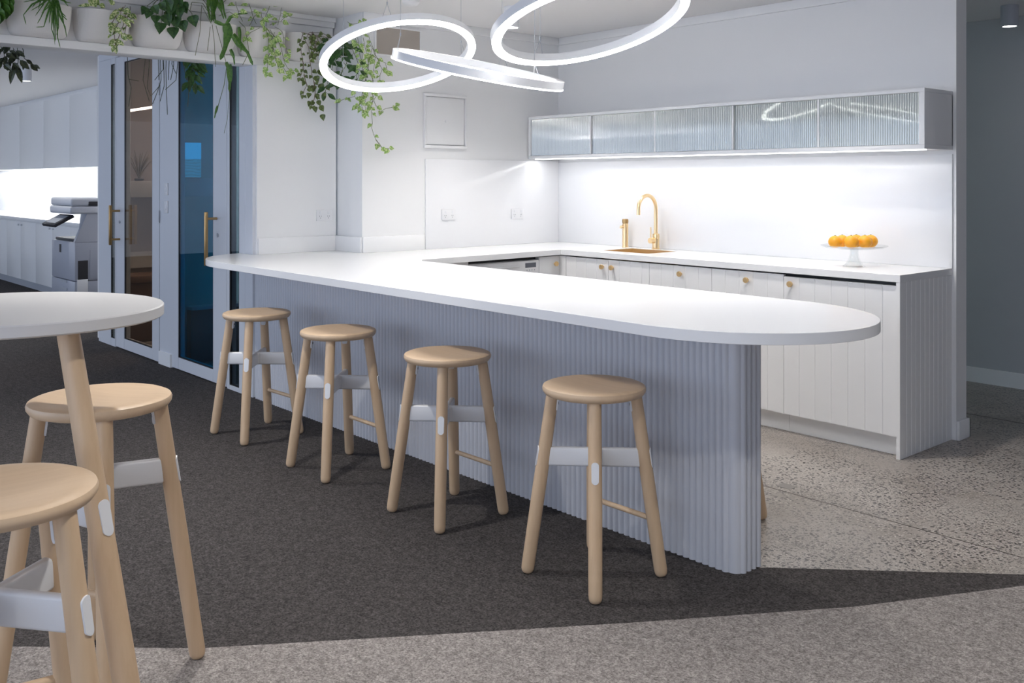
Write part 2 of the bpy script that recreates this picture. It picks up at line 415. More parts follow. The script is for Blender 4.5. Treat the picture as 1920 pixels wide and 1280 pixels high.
MB().box(0, 0.35, -0.27, 0.76, 0.50, 0.56, 0.01).build('cushion', mat('brown_cushion', (0.20, 0.12, 0.085), 0.8), r)
r = empty('planter_shelf', (-8.495, 3.2, 1.36), label='pale wall shelf carrying a grassy plant inside the bronze glass office', cat='shelf')
MB().box(0, 0.20, -0.32, 0.7, -0.14, 0.0, 0.004).build('board', mat('pale_shelf', (0.50, 0.46, 0.43), 0.6), r)
tag(bx('wall_board', mat('pale_board', (0.55, 0.52, 0.50), 0.6), -8.498, -8.48, 2.88, 3.9, 0.60, 0.74), 'pale horizontal board on the taupe office wall', 'board')
# linear lamp
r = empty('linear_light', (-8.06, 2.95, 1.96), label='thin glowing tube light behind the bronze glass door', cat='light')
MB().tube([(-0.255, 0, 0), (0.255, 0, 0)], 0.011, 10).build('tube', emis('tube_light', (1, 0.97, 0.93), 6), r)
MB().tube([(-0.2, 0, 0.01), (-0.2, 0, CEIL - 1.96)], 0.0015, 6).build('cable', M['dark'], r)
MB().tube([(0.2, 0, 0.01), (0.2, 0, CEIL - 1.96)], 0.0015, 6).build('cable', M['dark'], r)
# blue office: glowing panel added for a reflection in the glass, low cupboard
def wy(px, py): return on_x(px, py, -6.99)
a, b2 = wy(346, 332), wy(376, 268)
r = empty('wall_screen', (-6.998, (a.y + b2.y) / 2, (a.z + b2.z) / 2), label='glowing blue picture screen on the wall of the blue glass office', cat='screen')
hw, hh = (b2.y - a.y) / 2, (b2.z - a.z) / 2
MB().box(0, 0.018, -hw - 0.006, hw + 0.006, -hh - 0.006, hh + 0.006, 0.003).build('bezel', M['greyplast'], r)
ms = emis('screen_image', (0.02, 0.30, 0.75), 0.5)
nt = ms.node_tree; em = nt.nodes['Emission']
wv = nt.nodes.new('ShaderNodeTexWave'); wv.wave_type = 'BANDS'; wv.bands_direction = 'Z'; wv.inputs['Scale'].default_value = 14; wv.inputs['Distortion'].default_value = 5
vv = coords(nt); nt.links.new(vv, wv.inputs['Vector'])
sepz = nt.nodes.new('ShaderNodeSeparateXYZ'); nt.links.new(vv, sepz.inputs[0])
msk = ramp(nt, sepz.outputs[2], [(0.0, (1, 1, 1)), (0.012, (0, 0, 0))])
tealc = ramp(nt, wv.outputs['Fac'], [(0.3, (0.03, 0.16, 0.24)), (0.7, (0.05, 0.36, 0.46))])
nt.links.new(mixc(nt, msk, (0.01, 0.50, 0.80), tealc), em.inputs[0])
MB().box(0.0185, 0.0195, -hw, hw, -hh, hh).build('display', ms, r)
a, b2 = wy(346, 368), wy(376, 334)
tag(bx('wall_cabinet', mat('pale_blue_box', (0.62, 0.68, 0.70), 0.5), -7.0, -6.97, a.y, b2.y + 0.25, a.z, b2.z, bev=0.003), 'pale shallow wall cabinet below the blue screen', 'cabinet')
a, b2 = wy(346, 650), wy(372, 568)
r = empty('low_cupboard', (-7.0, 0, 0), label='dark low cupboard inside the blue glass office', cat='cupboard')
MB().box(0, 0.08, a.y + 0.02, 3.6, 0.006, 0.40, 0.004).build('body', mat('teal_dark', (0.10, 0.14, 0.14), 0.5), r)
MB().box(0, 0.10, a.y + 0.02, 3.62, 0.40, 0.425, 0.004).build('top', mat('pale_top', (0.5, 0.56, 0.6), 0.4), r)

# ------------------------------------------------------------------ copy alcove beyond the beam
AY = 3.39
r_ov = []
xs = [-17.0, -15.7, -14.4, -13.27, -12.2, -11.2, -10.3, -9.4, -8.66]
for k in range(len(xs) - 1):
    x0, x1 = xs[k], xs[k + 1]
    lab = 'tall white overhead cupboard above the copy bench, %s' % ['far left end', 'second from the far end', 'third from the far end', 'left of the printer', 'fourth before the printer end', 'just left of above the printer', 'directly above the printer', 'last one near the glass front'][k]
    r = empty('overhead_cabinet', ((x0 + x1) / 2, 3.62, 1.53), label=lab, cat='cabinet', group='overhead cabinets above the copy bench')
    hw = (x1 - x0) / 2
    MB().box(-hw, hw, 0.02, 0.35, 0, 0.86).build('body', M['cab'], r)
    MB().box(-hw + 0.002, hw - 0.002, 0, 0.019, -0.01, 0.86, 0.002).build('door', M['cab'], r)
struct(bx('trim_5', M['cab'], -17.0, -8.66, 3.635, 3.97, 2.392, CEIL), 'white filler between overhead cupboards and ceiling', 'trim')
r = empty('led_strip_light', (-12.9, 3.75, 1.53), label='bright strip light under the cupboards above the copy bench', cat='light')
MB().box(-4.1, 4.2, 0.0, 0.02, -0.006, 0.0).build('diffuser', emis('copy_led', (0.96, 0.98, 1), 7), r)
S('wall_alcove_splash', M['splash'], (-17.4, -8.62, 3.955, 3.969, 0.9, 1.525), 'glossy white splashback behind the copy bench', 'splashback')
tag(MB().box(-17.2, -10.38, 3.365, 3.954, 0.86, 0.90, 0.004).build('bench_top', M['stone']), 'long white bench top of the copy area', 'worktop')
xs = [-16.8, -15.45, -14.1, -12.75, -11.4, -10.42]
for k in range(len(xs) - 1):
    x0, x1 = xs[k], xs[k + 1]
    lab = ['white double door base cupboard at the far end of the copy bench', 'white base cupboard second along the copy bench', 'white base cupboard in the middle of the copy bench', 'white base cupboard before the one touching the printer', 'white base cupboard touching the printer'][k]
    r = empty('base_cabinet', ((x0 + x1) / 2, AY, 0), label=lab, cat='cabinet', group='base cabinets of the copy bench')
    hw = (x1 - x0) / 2
    MB().box(-hw, hw, 0.02, 0.56, 0.10, 0.859).build('body', M['cab'], r)
    MB().box(-hw, hw, 0.05, 0.55, 0.0065, 0.10).build('kickboard', M['greyplast'], r)
    for s in (-1, 1):
        d = MB().box(min(0.001 * s, s * (hw - 0.002)), max(0.001 * s, s * (hw - 0.002)), 0, 0.019, 0.105, 0.845, 0.002).build('door', M['cab'], r)
        kn = MB().tube([(s * 0.07, 0.0, 0.80), (s * 0.07, -0.02, 0.80)], 0.013, 12).build('knob', M['white_metal'], d)

# printer
P = empty('office_printer', (-9.975, 2.9, 0), label='large grey floor standing copier with tilted control panel', cat='printer')
x0, x1 = -0.363, 0.365
MB().box(x0, x1, 0.0, 0.6, 0.03, 0.235, 0.006).build('lower_drawer', M['printer'], P)
MB().box(x0, x1, 0.0, 0.6, 0.24, 0.40, 0.006).build('upper_drawer', M['printer'], P)
MB().box(x0, x1 - 0.001, 0.0, 0.6, 0.405, 0.775, 0.01).build('body', M['printer'], P)
pr = MB()
prof = [(0.0, 0.775), (0.112, 1.045), (0.6, 1.045), (0.6, 0.775)]
pr.rings([[(x1 - 0.05, y, z) for y, z in prof], [(x1, y, z) for y, z in prof]])
pr.rings([[(x0, y, z) for y, z in [(0.25, 0.775), (0.28, 1.045), (0.6, 1.045), (0.6, 0.775)]], [(x1 - 0.05, y, z) for y, z in [(0.25, 0.775), (0.28, 1.045), (0.6, 1.045), (0.6, 0.775)]]])
pr.build('upright', M['printer'], P)
MB().box(x0 + 0.02, x1 - 0.051, 0.03, 0.25, 0.776, 0.80, 0.004).build('output_tray', M['dark'], P)
MB().box(x0 + 0.10, x1 + 0.02, -0.05, 0.56, 1.046, 1.12, 0.02, 3).build('scanner', M['printer_lid'], P)
fd = MB().box(x0 + 0.10, x1 + 0.02, -0.04, 0.56, 1.122, 1.20, 0.022, 3).build('document_feeder', M['printer_lid'], P)
MB().box(x1 - 0.06, x1 + 0.024, 0.12, 0.5, 1.125, 1.165, 0.006).build('feeder_slot', M['dark'], fd)
cp = MB().box(-0.20, 0.20, -0.10, 0.10, -0.015, 0.015, 0.006)
o = cp.build('control_panel', M['dark'], P); o.location = (-0.02, -0.04, 0.975); o.rotation_euler = (math.radians(28), 0, 0)
MB().box(-0.15, 0.15, -0.07, 0.07, 0.0155, 0.0175).build('screen', M['greyplast'], o)
for z in (0.745,):
    MB().box(x0 + 0.26, x0 + 0.31, -0.004, 0.001, 0.66, 0.74).build('badge', M['dark'], P)
for z in (0.385, 0.31, 0.13):
    MB().box(-0.09, 0.14, -0.005, 0.001, z - 0.012, z + 0.012).build('drawer_handle', M['greyplast'], P)
MB().box(x1 - 0.0005, x1 + 0.004, 0.03, 0.12, 0.42, 0.60).build('side_latch', M['dark'], P)
MB().box(x1 - 0.0005, x1 + 0.006, 0.02, 0.12, 0.30, 0.42, 0.002).build('side_tray', M['plastic'], P)
MB().box(x1 - 0.0005, x1 + 0.004, 0.14, 0.58, 0.42, 0.70, 0.002).build('side_door', M['printer'], P)
for (x, y) in ((-0.3, 0.08), (0.3, 0.08), (-0.3, 0.52), (0.3, 0.52)):
    MB().tube([(x - 0.015, y, 0.0255), (x + 0.015, y, 0.0255)], 0.019, 12).build('castor', M['dark'], P)

# ------------------------------------------------------------------ worktop (one continuous U of white stone)
ZT = 0.90
out = []
out += arc(-5.20, 2.72, 0.40, 0.375, 200, 262, 10)                     # rounded free end beside the glass door
out = [(-5.74, 2.733)] + arc(-5.25, 2.80, 0.50, 0.46, 187, 270, 16)
out += arc(-2.03, 2.80, 0.505, 0.46, -90, 90, 40)
out += arc(-4.47, 3.36, 0.10, 0.10, 270, 180, 8)                        # inner radius
out += [(-4.57, 3.36), (-4.63, 4.505)]
out += [(-2.266, 4.505), (-2.266, WY - 0.001), (WB + 0.001, WY - 0.001), (WB + 0.001, 3.326), (WA + 0.001, 3.326), (WA + 0.001, 2.733)]
cl = []
for p in out:
    if not cl or math.hypot(p[0] - cl[-1][0], p[1] - cl[-1][1]) > 1e-4: cl.append(p)
sink_hole = [(-4.40, 4.655), (-4.0, 4.655), (-4.0, 4.96), (-4.40, 4.96)]
WT = MB().prism(cl, ZT - 0.036, ZT, [sink_hole]).build('worktop', M['stone'])
tag(WT, 'long white stone worktop with rounded peninsula end wrapping the kitchen', 'worktop')
bvl = WT.modifiers.new('b', 'BEVEL'); bvl.width = 0.0025; bvl.segments = 2; bvl.angle_limit = math.radians(40)
us = MB(); us.box(WA + 0.001, WA + 0.013, 2.765, 3.326, ZT, 1.0, 0.002); us.box(WB - 0.001, WB + 0.012, 3.328, 3.81, ZT, 1.0, 0.002); us.box(WA + 0.013, WB - 0.0, 3.314, 3.326, ZT, 1.0, 0.002)
struct(us.build('trim_6', M['stone']), 'low white stone upstand along the recessed wall', 'upstand')
sp = MB(); sp.box(WB + 0.001, WB + 0.010, 3.82, WY - 0.011, ZT + 0.0005, 1.508, 0.001); sp.box(WB + 0.001, -2.262, WY - 0.010, WY - 0.001, ZT + 0.0005, 1.50, 0.001)
struct(sp.build('wall_splashback', M['splash']), 'glossy white splashback behind sink and along the left wall', 'splashback')

# reeded peninsula base
pitch = 0.0285
def reed(p0, p1, n, amp, nrm, seg=6):
    pts = []
    for i in range(n):
        for k in range(seg):
            t = (i + k / seg) / n
            h = amp * math.sin(PI * k / seg) ** 0.75 if k else 0.0
            pts.append((p0[0] + (p1[0] - p0[0]) * t + nrm[0] * h, p0[1] + (p1[1] - p0[1]) * t + nrm[1] * h))
    return pts
BX = -1.965
prof = reed((-5.555, 2.752), (-2.0, 2.752), 125, 0.0105, (0, -1))
prof += reed((-2.0, 2.752), (BX, 2.775), 1, 0.008, (0.5, -0.86), 8)
prof += reed((BX, 2.775), (BX, 2.889), 4, 0.0105, (1, 0))
prof += reed((BX, 2.889), (-2.0, 2.912), 1, 0.008, (0.5, 0.86), 8)
prof += reed((-2.0, 2.912), (-5.2, 2.912), 112, 0.008, (0, 1), 4)
prof += [(-5.2, 2.912), (-5.555, 2.912)]
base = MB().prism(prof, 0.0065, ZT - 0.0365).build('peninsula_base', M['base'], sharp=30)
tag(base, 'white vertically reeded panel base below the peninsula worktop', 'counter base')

# ------------------------------------------------------------------ kitchen cabinets
def vj(mb, x0, x1, y, z0, z1, th=0.019, pitch=0.10, start=None, depth_=0.003, axis='x'):
    """board with vertical V grooves, front facing -y (axis x) or +x (axis y)"""
    g = []; s = x0 + pitch if start is None else start
    while s < x1 - 0.02:
        if s > x0 + 0.02: g.append(s)
        s += pitch
    pts = [(x0, y)]
    for q in g: pts += [(q - 0.0025, y), (q, y + depth_), (q + 0.0025, y)]
    pts += [(x1, y), (x1, y + th), (x0, y + th)]
    if axis == 'y': pts = [(2 * 0 - (p[1]), p[0]) for p in pts]
    mb.prism(pts, z0, z1); return mb
def knob(parent, x, y, z, face='y'):
    k = MB()
    prof = [(0.006, 0), (0.006, 0.012), (0.0145, 0.014), (0.016, 0.017), (0.016, 0.026), (0.0145, 0.028)]
    k.lathe(prof, seg=20)
    mtx = Matrix.Translation((x, y, z)) @ (Matrix.Rotation(PI / 2, 4, 'X') if face == 'y' else Matrix.Rotation(PI / 2, 4, 'Y'))
    bmesh.ops.transform(k.bm, matrix=mtx, verts=k.bm.verts)
    return k.build('knob', M['knob'], parent)
def base_cab(x0, x1, doors, label):
    xm = (x0 + x1) / 2
    r = empty('base_cabinet', (xm, 4.522, 0), label=label, cat='cabinet', group='base cabinets along the sink bench')
    MB().box(x0 - xm + 0.0005, x1 - xm - 0.0005, 0.021, 0.535, 0.10, ZT - 0.30).build('body', M['cab'], r)
    MB().box(x0 - xm + 0.001, x1 - xm - 0.001, 0.055, 0.53, 0.0005, 0.0995).build('kickboard', M['cab'], r)
    for (a, b_, kx, top) in doors:
        m = MB(); vj(m, a - xm + 0.0015, b_ - xm - 0.0015, 0.0, 0.105, top, start=None, pitch=0.0935)
        d = m.build('door', M['cab'], r, sharp=20)
        if kx is not None: knob(d, kx - xm, 0.0, 0.808)
    return r
base_cab(-4.60, -3.873, [(-4.60, -4.216, -4.258, 0.855), (-4.216, -3.873, -4.174, 0.855)], 'white grooved double door cupboard under the sink')
base_cab(-3.873, -3.403, [(-3.873, -3.403, -3.625, 0.855)], 'white grooved pull-out cupboard right of the sink cupboard')
base_cab(-3.403, -2.927, [(-3.403, -2.927, -3.156, 0.855)], 'white grooved pull-out cupboard behind the rounded peninsula end')
base_cab(-2.927, -2.288, [(-2.927, -2.289, -2.878, 0.845)], 'wide white grooved door unit at the open end of the bench')
# end panel (grooved, faces +X)
ep = MB()
pts = [(-2.287, 4.507)]; pts += [(-2.268, 4.507)]
yy = 4.575
while yy < 5.05:
    pts += [(-2.268, yy - 0.0025), (-2.271, yy), (-2.268, yy + 0.0025)]; yy += 0.048
pts += [(-2.268, WY - 0.001), (-2.287, WY - 0.001)]
ep.prism(pts, 0.0005, ZT - 0.0365)
tag(ep.build('end_panel', M['cab'], sharp=20), 'white grooved end panel closing the sink bench', 'panel')

# left return: dishwasher and corner cabinet (front faces +X near X=-4.63)
LX = -4.66
r = empty('dishwasher', (LX, 4.03, 0), label='white built-in dishwasher under the short bench', cat='dishwasher')
MB().box(-0.54, -0.022, -0.295, 0.295, 0.09, 0.84).build('body', M['white_metal'], r)
dr = MB().box(-0.020, 0.0, -0.297, 0.297, 0.10, 0.735, 0.004).build('door', M['plastic'], r)
cpn = MB().box(-0.020, 0.002, -0.297, 0.297, 0.738, 0.838, 0.004).build('control_panel', M['plastic'], r)
MB().box(0.0021, 0.003, 0.175, 0.270, 0.792, 0.823).build('display', M['display'], cpn)
for k in range(4):
    MB().box(0.0021, 0.003, 0.187 + k * 0.022, 0.194 + k * 0.022, 0.772, 0.779).build('button', M['greyplast'], cpn)
MB().box(0.0021, 0.014, -0.12, 0.12, 0.80, 0.812, 0.003).build('handle', M['white_metal'], cpn)
MB().box(-0.30, -0.03, -0.295, 0.295, 0.842, 0.858).build('gap_seal', M['black'], r)  # black strip painted in as the dark of the gap under the worktop
MB().box(-0.5, -0.06, -0.29, 0.29, 0.0005, 0.0895).build('kickboard', M['cab'], r)
tag(bx('corner_post', M['cab'], LX - 0.02, -4.602, 4.521, 4.60, 0.0005, 0.858), 'white corner filler post between the two bench runs', 'panel')
r = empty('corner_cabinet', (LX, 4.42, 0), label='narrow white corner cupboard beside the dishwasher', cat='cabinet')
MB().box(-0.54, -0.021, -0.088, 0.10, 0.0005, 0.855).build('body', M['cab'], r)
d = MB().box(-0.019, 0.0, -0.088, 0.098, 0.105, 0.855, 0.002).build('door', M['cab'], r)
knob(d, 0.0, 0.05, 0.805, 'x')
tag(bx('filler_panel', M['cab'], -5.2, LX, 2.92, 3.73, 0.0005, 0.858), 'white blind cupboard side between peninsula and dishwasher', 'panel')

# upper cabinet with reeded sliding glass
ux0, ux1, uy, uz0, uz1 = WB + 0.012, -2.262, 4.75, 1.522, 1.830
U = empty('glass_wall_cabinet', (0, uy, uz0), label='long white wall cabinet with five reeded glass panes above the sink', cat='cabinet')
def UB(nm, m, *b, bev=0.0015, par=None):
    x0, x1, y0, y1, z0, z1 = b
    return MB().box(x0, x1, y0 - uy, y1 - uy, z0 - uz0, z1 - uz0, bev).build(nm, m, par or U)
UB('top_panel', M['cab'], ux0, ux1, uy, WY - 0.001, uz1 - 0.020, uz1)
UB('bottom_panel', M['cab'], ux0, ux1, uy, WY - 0.001, uz0, uz0 + 0.022)
UB('end_panel', M['cab'], ux0, ux0 + 0.022, uy, WY - 0.001, uz0 + 0.022, uz1 - 0.020)
UB('end_panel', M['cab'], ux1 - 0.030, ux1, uy, WY - 0.001, uz0 + 0.022, uz1 - 0.020)
UB('back_panel', M['cab'], ux0, ux1, WY - 0.012, WY - 0.001, uz0 + 0.022, uz1 - 0.020)
UB('inner_shelf', M['crystal'], ux0 + 0.03, ux1 - 0.03, uy + 0.07, WY - 0.013, 1.675, 1.681)
for x in (-4.61, -4.021, -3.436, -2.854): UB('divider', M['cab'], x - 0.009, x + 0.009, uy + 0.06, WY - 0.012, uz0 + 0.022, uz1 - 0.020)
jx = [ux0 + 0.022, -4.61, -4.021, -3.436, -2.854, ux1 - 0.030]
for k in range(5):
    a, b_ = jx[k], jx[k + 1]; y = 0.012 if k % 2 == 0 else 0.030
    a -= 0.012 if k else 0; b_ += 0.012 if k < 4 else 0
    n = int((b_ - a) / 0.013); pts = []
    for i in range(n):
        for q in range(6):
            t = (i + q / 6) / n; pts.append((a + (b_ - a) * t, y - 0.0042 * math.sin(PI * q / 6)))
    pts += [(b_, y), (b_, y + 0.004), (a, y + 0.004)]
    g = MB().prism(pts, 0.024, uz1 - uz0 - 0.022).build('glass_door', M['reed'], U, sharp=50)
    if k % 2 == 0:
        for e0, e1 in (((a - 0.001, a + 0.009),) if k else ()) + (((b_ - 0.009, b_ + 0.001),) if k < 4 else ()):
            MB().box(e0, e1, y - 0.0055, y + 0.005, 0.024, uz1 - uz0 - 0.022).build('edge_strip', M['cab'], g)
    if k < 4: MB().tube([(b_ - 0.05, y - 0.004, 0.07), (b_ - 0.05, y - 0.008, 0.07)], 0.008, 12).build('finger_pull', M['crystal'], g)
r = empty('led_strip_light', (0, 4.80, uz0), label='bright strip light under the glass wall cabinet', cat='light')
MB().box(ux0 + 0.02, ux1 - 0.02, 0, 0.016, -0.006, 0.0).build('diffuser', M['ledstrip'], r)

# access panel, grille and outlets on the left wall
r = empty('access_panel', (WB + 0.001, 3.985, 1.767), label='square white meter box door on the left wall', cat='panel')
f = MB()
for (y0, y1, z0, z1) in ((-0.18, 0.18, 0.165, 0.185), (-0.18, 0.18, -0.185, -0.165), (-0.18, -0.165, -0.165, 0.165), (0.165, 0.18, -0.165, 0.165)):
    f.box(0, 0.022, y0, y1, z0, z1, 0.003)
f.build('frame', M['wall'], r)
MB().box(0.002, 0.014, -0.160, 0.160, -0.160, 0.160, 0.002).build('door', M['wall'], r)
MB().tube([(0.014, 0.0, 0.0), (0.018, 0.0, 0.0)], 0.008, 12).build('lock', M['plastic'], r)
r = empty('vent_panel', (WB + 0.001, 3.60, 2.27), label='beige rectangular vent panel high on the wall behind the pendant ring', cat='vent')
f = MB()
for (y0, y1, z0, z1) in ((-0.185, 0.185, 0.088, 0.10), (-0.185, 0.185, -0.10, -0.088), (-0.185, -0.173, -0.088, 0.088), (0.173, 0.185, -0.088, 0.088)): f.box(0, 0.014, y0, y1, z0, z1, 0.002)
f.build('frame', M['wall'], r)
MB().box(0.001, 0.006, -0.173, 0.173, -0.088, 0.088).build('grille', mat('vent_beige', (0.42, 0.375, 0.33), 0.7), r)
def outlet(x, y, z, label):
    r = empty('power_outlet', (x, y, z), label=label, cat='power outlet', group='power outlets above the bench')
    MB().box(0, 0.008, -0.058, 0.058, -0.036, 0.036, 0.002).build('plate', M['plastic'], r)
    for s in (-1, 1):
        MB().box(0.008, 0.011, s * 0.03 - 0.006, s * 0.03 + 0.006, 0.010, 0.026, 0.001).build('switch', M['white_metal'], r)
        sl = MB()
        for (dy, dz) in ((-0.006, -0.006), (0.006, -0.006), (0, -0.018)): sl.box(0.0081, 0.0086, s * 0.03 + dy - 0.001, s * 0.03 + dy + 0.001, dz - 0.004, dz + 0.004)
        sl.build('socket', M['display'], r)
outlet(WB + 0.011, 4.01, 1.13, 'white double power outlet left of the corner on the splashback')
outlet(WB + 0.011, 4.64, 1.122, 'white double power outlet close to the kitchen corner')
outlet(WA + 0.001, 3.235, 1.135, 'white double power outlet in the recessed wall below the vines')

# ------------------------------------------------------------------ sink, taps, fruit stand
r = empty('kitchen_sink', (-4.20, 4.8075, ZT), label='brass coloured undermount sink in the white worktop', cat='sink')
s = MB(); w_, d_ = 0.20, 0.1525
rg = []
for (k, z) in ((1.0, -0.002), (1.0, -0.17), (0.94, -0.185), (0.94, -0.188)):
    rg.append([(-w_ * k, -d_ * k, z), (w_ * k, -d_ * k, z), (w_ * k, d_ * k, z), (-w_ * k, d_ * k, z)])
s.rings([[(x * 0.997, y * 0.997, z) for x, y, z in q] for q in rg], False, True)
s.build('basin', M['brass'], r)
MB().lathe([(0.03, -0.187), (0.03, -0.183), (0.02, -0.182)], seg=24).build('drain', M['brass'], r)
tp = empty('kitchen_tap', (-4.225, 5.0, ZT), label='tall brass gooseneck tap behind the sink', cat='tap')
MB().lathe([(0.027, 0), (0.027, 0.006), (0.024, 0.008), (0.024, 0.10), (0.022, 0.104), (0.014, 0.106)], seg=28).build('body', M['brass'], tp)
zc, rr_ = 0.275, 0.088
pts = [(0, 0, 0.10), (0, 0, 0.2)] + [(0, -rr_ + rr_ * math.cos(math.radians(a)), zc + rr_ * math.sin(math.radians(a))) for a in range(0, 181, 12)] + [(0, -2 * rr_, 0.235)]
MB().tube(pts, 0.0125, 14).build('spout', M['brass'], tp)
hd = MB(); hd.tube([(0, -0.02, 0.060), (0, -0.060, 0.060)], 0.019, 18); hd.tube([(0, -0.052, 0.07), (0, -0.052, 0.150)], 0.0045, 8)
hd.build('lever', M['brass'], tp)
fp = empty('filtered_water_tap', (-4.50, 5.0, ZT), label='short straight brass filtered water dispenser left of the tall tap', cat='tap')
MB().lathe([(0.024, 0), (0.024, 0.004), (0.021, 0.006), (0.021, 0.160), (0.020, 0.164)], seg=28).build('body', M['brass'], fp)
MB().lathe([(0.018, 0.164), (0.018, 0.168), (0.022, 0.170), (0.022, 0.192), (0.018, 0.196)], seg=28).build('dial', M['brassdull'], fp)
MB().tube([(0, -0.02, 0.145), (0, -0.045, 0.143), (0, -0.047, 0.132)], 0.009, 12).build('nozzle', M['brass'], fp)

cs = empty('cake_stand', (-2.655, 4.77, ZT), label='clear glass pedestal cake stand holding oranges', cat='cake stand')
MB().lathe([(0.056, 0.0), (0.058, 0.004), (0.046, 0.012), (0.034, 0.03), (0.026, 0.05), (0.021, 0.075), (0.023, 0.095), (0.018, 0.095), (0.016, 0.075), (0.020, 0.05), (0.028, 0.028), (0.040, 0.008), (0.04, 0.0)], seg=40).build('pedestal', M['crystal'], cs)
MB().lathe([(0.02, 0.094), (0.09, 0.096), (0.15, 0.104), (0.170, 0.112), (0.172, 0.115), (0.168, 0.116), (0.148, 0.109), (0.09, 0.101), (0.001, 0.099)], seg=56).build('plate', M['crystal'], cs)
orpos = [(-0.105, -0.01, 0.036), (-0.035, -0.055, 0.038), (0.045, -0.035, 0.038), (0.100, 0.03, 0.037), (-0.045, 0.055, 0.036), (0.03, 0.05, 0.037)]
orl = ['leftmost orange on the glass stand', 'front left orange on the glass stand', 'front middle orange on the glass stand', 'rightmost orange on the glass stand', 'back left orange on the glass stand', 'back right orange on the glass stand']
# positions: first axis = camera right, second = away from the camera
for (u, vdep, rad), lab in zip(orpos, orl):
    x = -2.655 + u * CC - vdep * SS; y = 4.77 + u * SS + vdep * CC
    r = empty('orange', (x, y, ZT + 0.101 + rad * 0.92), label=lab, cat='orange', group='oranges on the cake stand')
    prof = [(rad * math.sin(math.radians(a)), -rad * 0.92 * math.cos(math.radians(a))) for a in range(0, 181, 12)]
    MB().lathe(prof, seg=24).build('peel', M['orange'], r)
    MB().lathe([(0.005, rad * 0.92 - 0.002), (0.0045, rad * 0.92 + 0.002), (0.001, rad * 0.92 + 0.002)], seg=8).build('stem_end', M['stem'], r)

# ------------------------------------------------------------------ stools
def stool(name, h, foot, top, arm_z, rung_z, rseat, label, group):
    r = empty(name, (0, 0, 0.0065), label=label, cat='stool', group=group)
    R = rseat
    MB().lathe([(R * 0.55, h - 0.034), (R - 0.020, h - 0.034), (R - 0.008, h - 0.030), (R - 0.001, h - 0.020), (R, h - 0.012), (R - 0.003, h - 0.005), (R - 0.012, h - 0.001), (R - 0.03, h - 0.0005), (R * 0.6, h - 0.004), (R * 0.3, h - 0.007), (0.0, h - 0.008)], seg=64).build('seat', M['seatwood'], r)
    zt = h - 0.033
    for (sx, sy) in ((1, 1), (-1, 1), (-1, -1), (1, -1)):
        a = Vector((sx * foot, sy * foot, 0)); b_ = Vector((sx * top, sy * top, zt)); d = b_ - a; ln = d.length; d.normalize()
        rf, rt = 0.0225, 0.0215
        q = [(0.0, 0.008), (0.002, 0.0145), (0.007, 0.0192), (0.014, 0.0215), (0.026, rf), (ln * 0.5, 0.0235), (ln, rt)]
        lg = MB().tube([a + d * t for t, _ in q], [w__ for _, w__ in q], 22).build('leg', M['wood'], r)
        # inlaid metal end of the brace on the outer face of the leg
        def at_z(z): t = z / zt; return a.lerp(b_, t)
        oc = at_z((arm_z[0] + arm_z[1]) / 2); od = Vector((sx, sy, 0)).normalized(); side = Vector((-sy, sx, 0)).normalized()
        o = MB(); pts = []
        hh_ = (arm_z[1] - arm_z[0]) / 2 + 0.002; hw_ = 0.0125
        ring_i, ring_o = [], []
        for k in range(20):
            an = 2 * PI * k / 20; cx_ = hw_ * math.cos(an); cz_ = hw_ * math.sin(an) + (hh_ - hw_ if math.sin(an) >= 0 else -(hh_ - hw_))
            basep = oc + side * cx_ + d * cz_
            ring_i.append(basep + od * 0.012); ring_o.append(basep + od * (0.0262 - 0.0035 * (cx_ / hw_) ** 2))
        o.rings([ring_i, ring_o]); o.build('brace_cap', M['white_metal'], lg)
        # seat bracket tab on the inner face
        k0 = at_z(zt - 0.058) - od * 0.0245; k1 = at_z(zt) - od * 0.0235
        tb = MB(); tb.rings([[k0 + side * s_ * 0.010 + od * t_ for s_, t_ in ((-1, 0), (1, 0), (1, 0.006), (-1, 0.006))], [k0.lerp(k1, 0.15) + side * s_ * 0.013 + od * t_ for s_, t_ in ((-1, 0), (1, 0), (1, 0.006), (-1, 0.006))], [k1 + side * s_ * 0.013 + od * t_ for s_, t_ in ((-1, 0), (1, 0), (1, 0.006), (-1, 0.006))]])
        t_o = tb.build('bracket_tab', M['white_metal'], lg)
        kc = k0.lerp(k1, 0.4)
        MB().tube([kc - od * 0.0005, kc - od * 0.002], 0.005, 10).build('screw', M['display'], lg)
    # crossed white brace
    br = MB()
    zmid = (arm_z[0] + arm_z[1]) / 2
    reach = (foot + (top - foot) * (zmid / zt)) * math.sqrt(2) - 0.012
    for k, an in enumerate((45, 135)):
        br.box(-reach, reach, -0.0115, 0.0115, arm_z[0], arm_z[1], 0.009, 3, Matrix.Rotation(math.radians(an), 4, 'Z'))
    br.lathe([(0.018, arm_z[0] + 0.002), (0.024, arm_z[0] + 0.008), (0.024, arm_z[1] - 0.008), (0.018, arm_z[1] - 0.002)], seg=20)
    br.build('cross_brace', M['white_metal'], r)
    t = rung_z / zt; e = foot + (top - foot) * t
    MB().tube([(-e + 0.012, e, rung_z), (e - 0.012, e, rung_z)], [0.0095, 0.0095], 14).build('rung', M['wood'], r)
    return r
cst = stool('counter_stool', 0.655, 0.163, 0.100, (0.372, 0.438), 0.195, 0.178, 'pale beech stool nearest the rounded peninsula end', 'round beech stools along the peninsula')
spots = [(-2.295, 2.390, 0, None), (-3.115, 2.385, 0, 'second pale beech stool from the rounded peninsula end'), (-3.945, 2.372, 0, 'third pale beech stool, second from the glass doors'), (-4.765, 2.365, 3, 'pale beech stool closest to the blue glass door'), (-2.40, 3.14, 0, 'beech stool mostly hidden behind the reeded base, only a foot showing')]
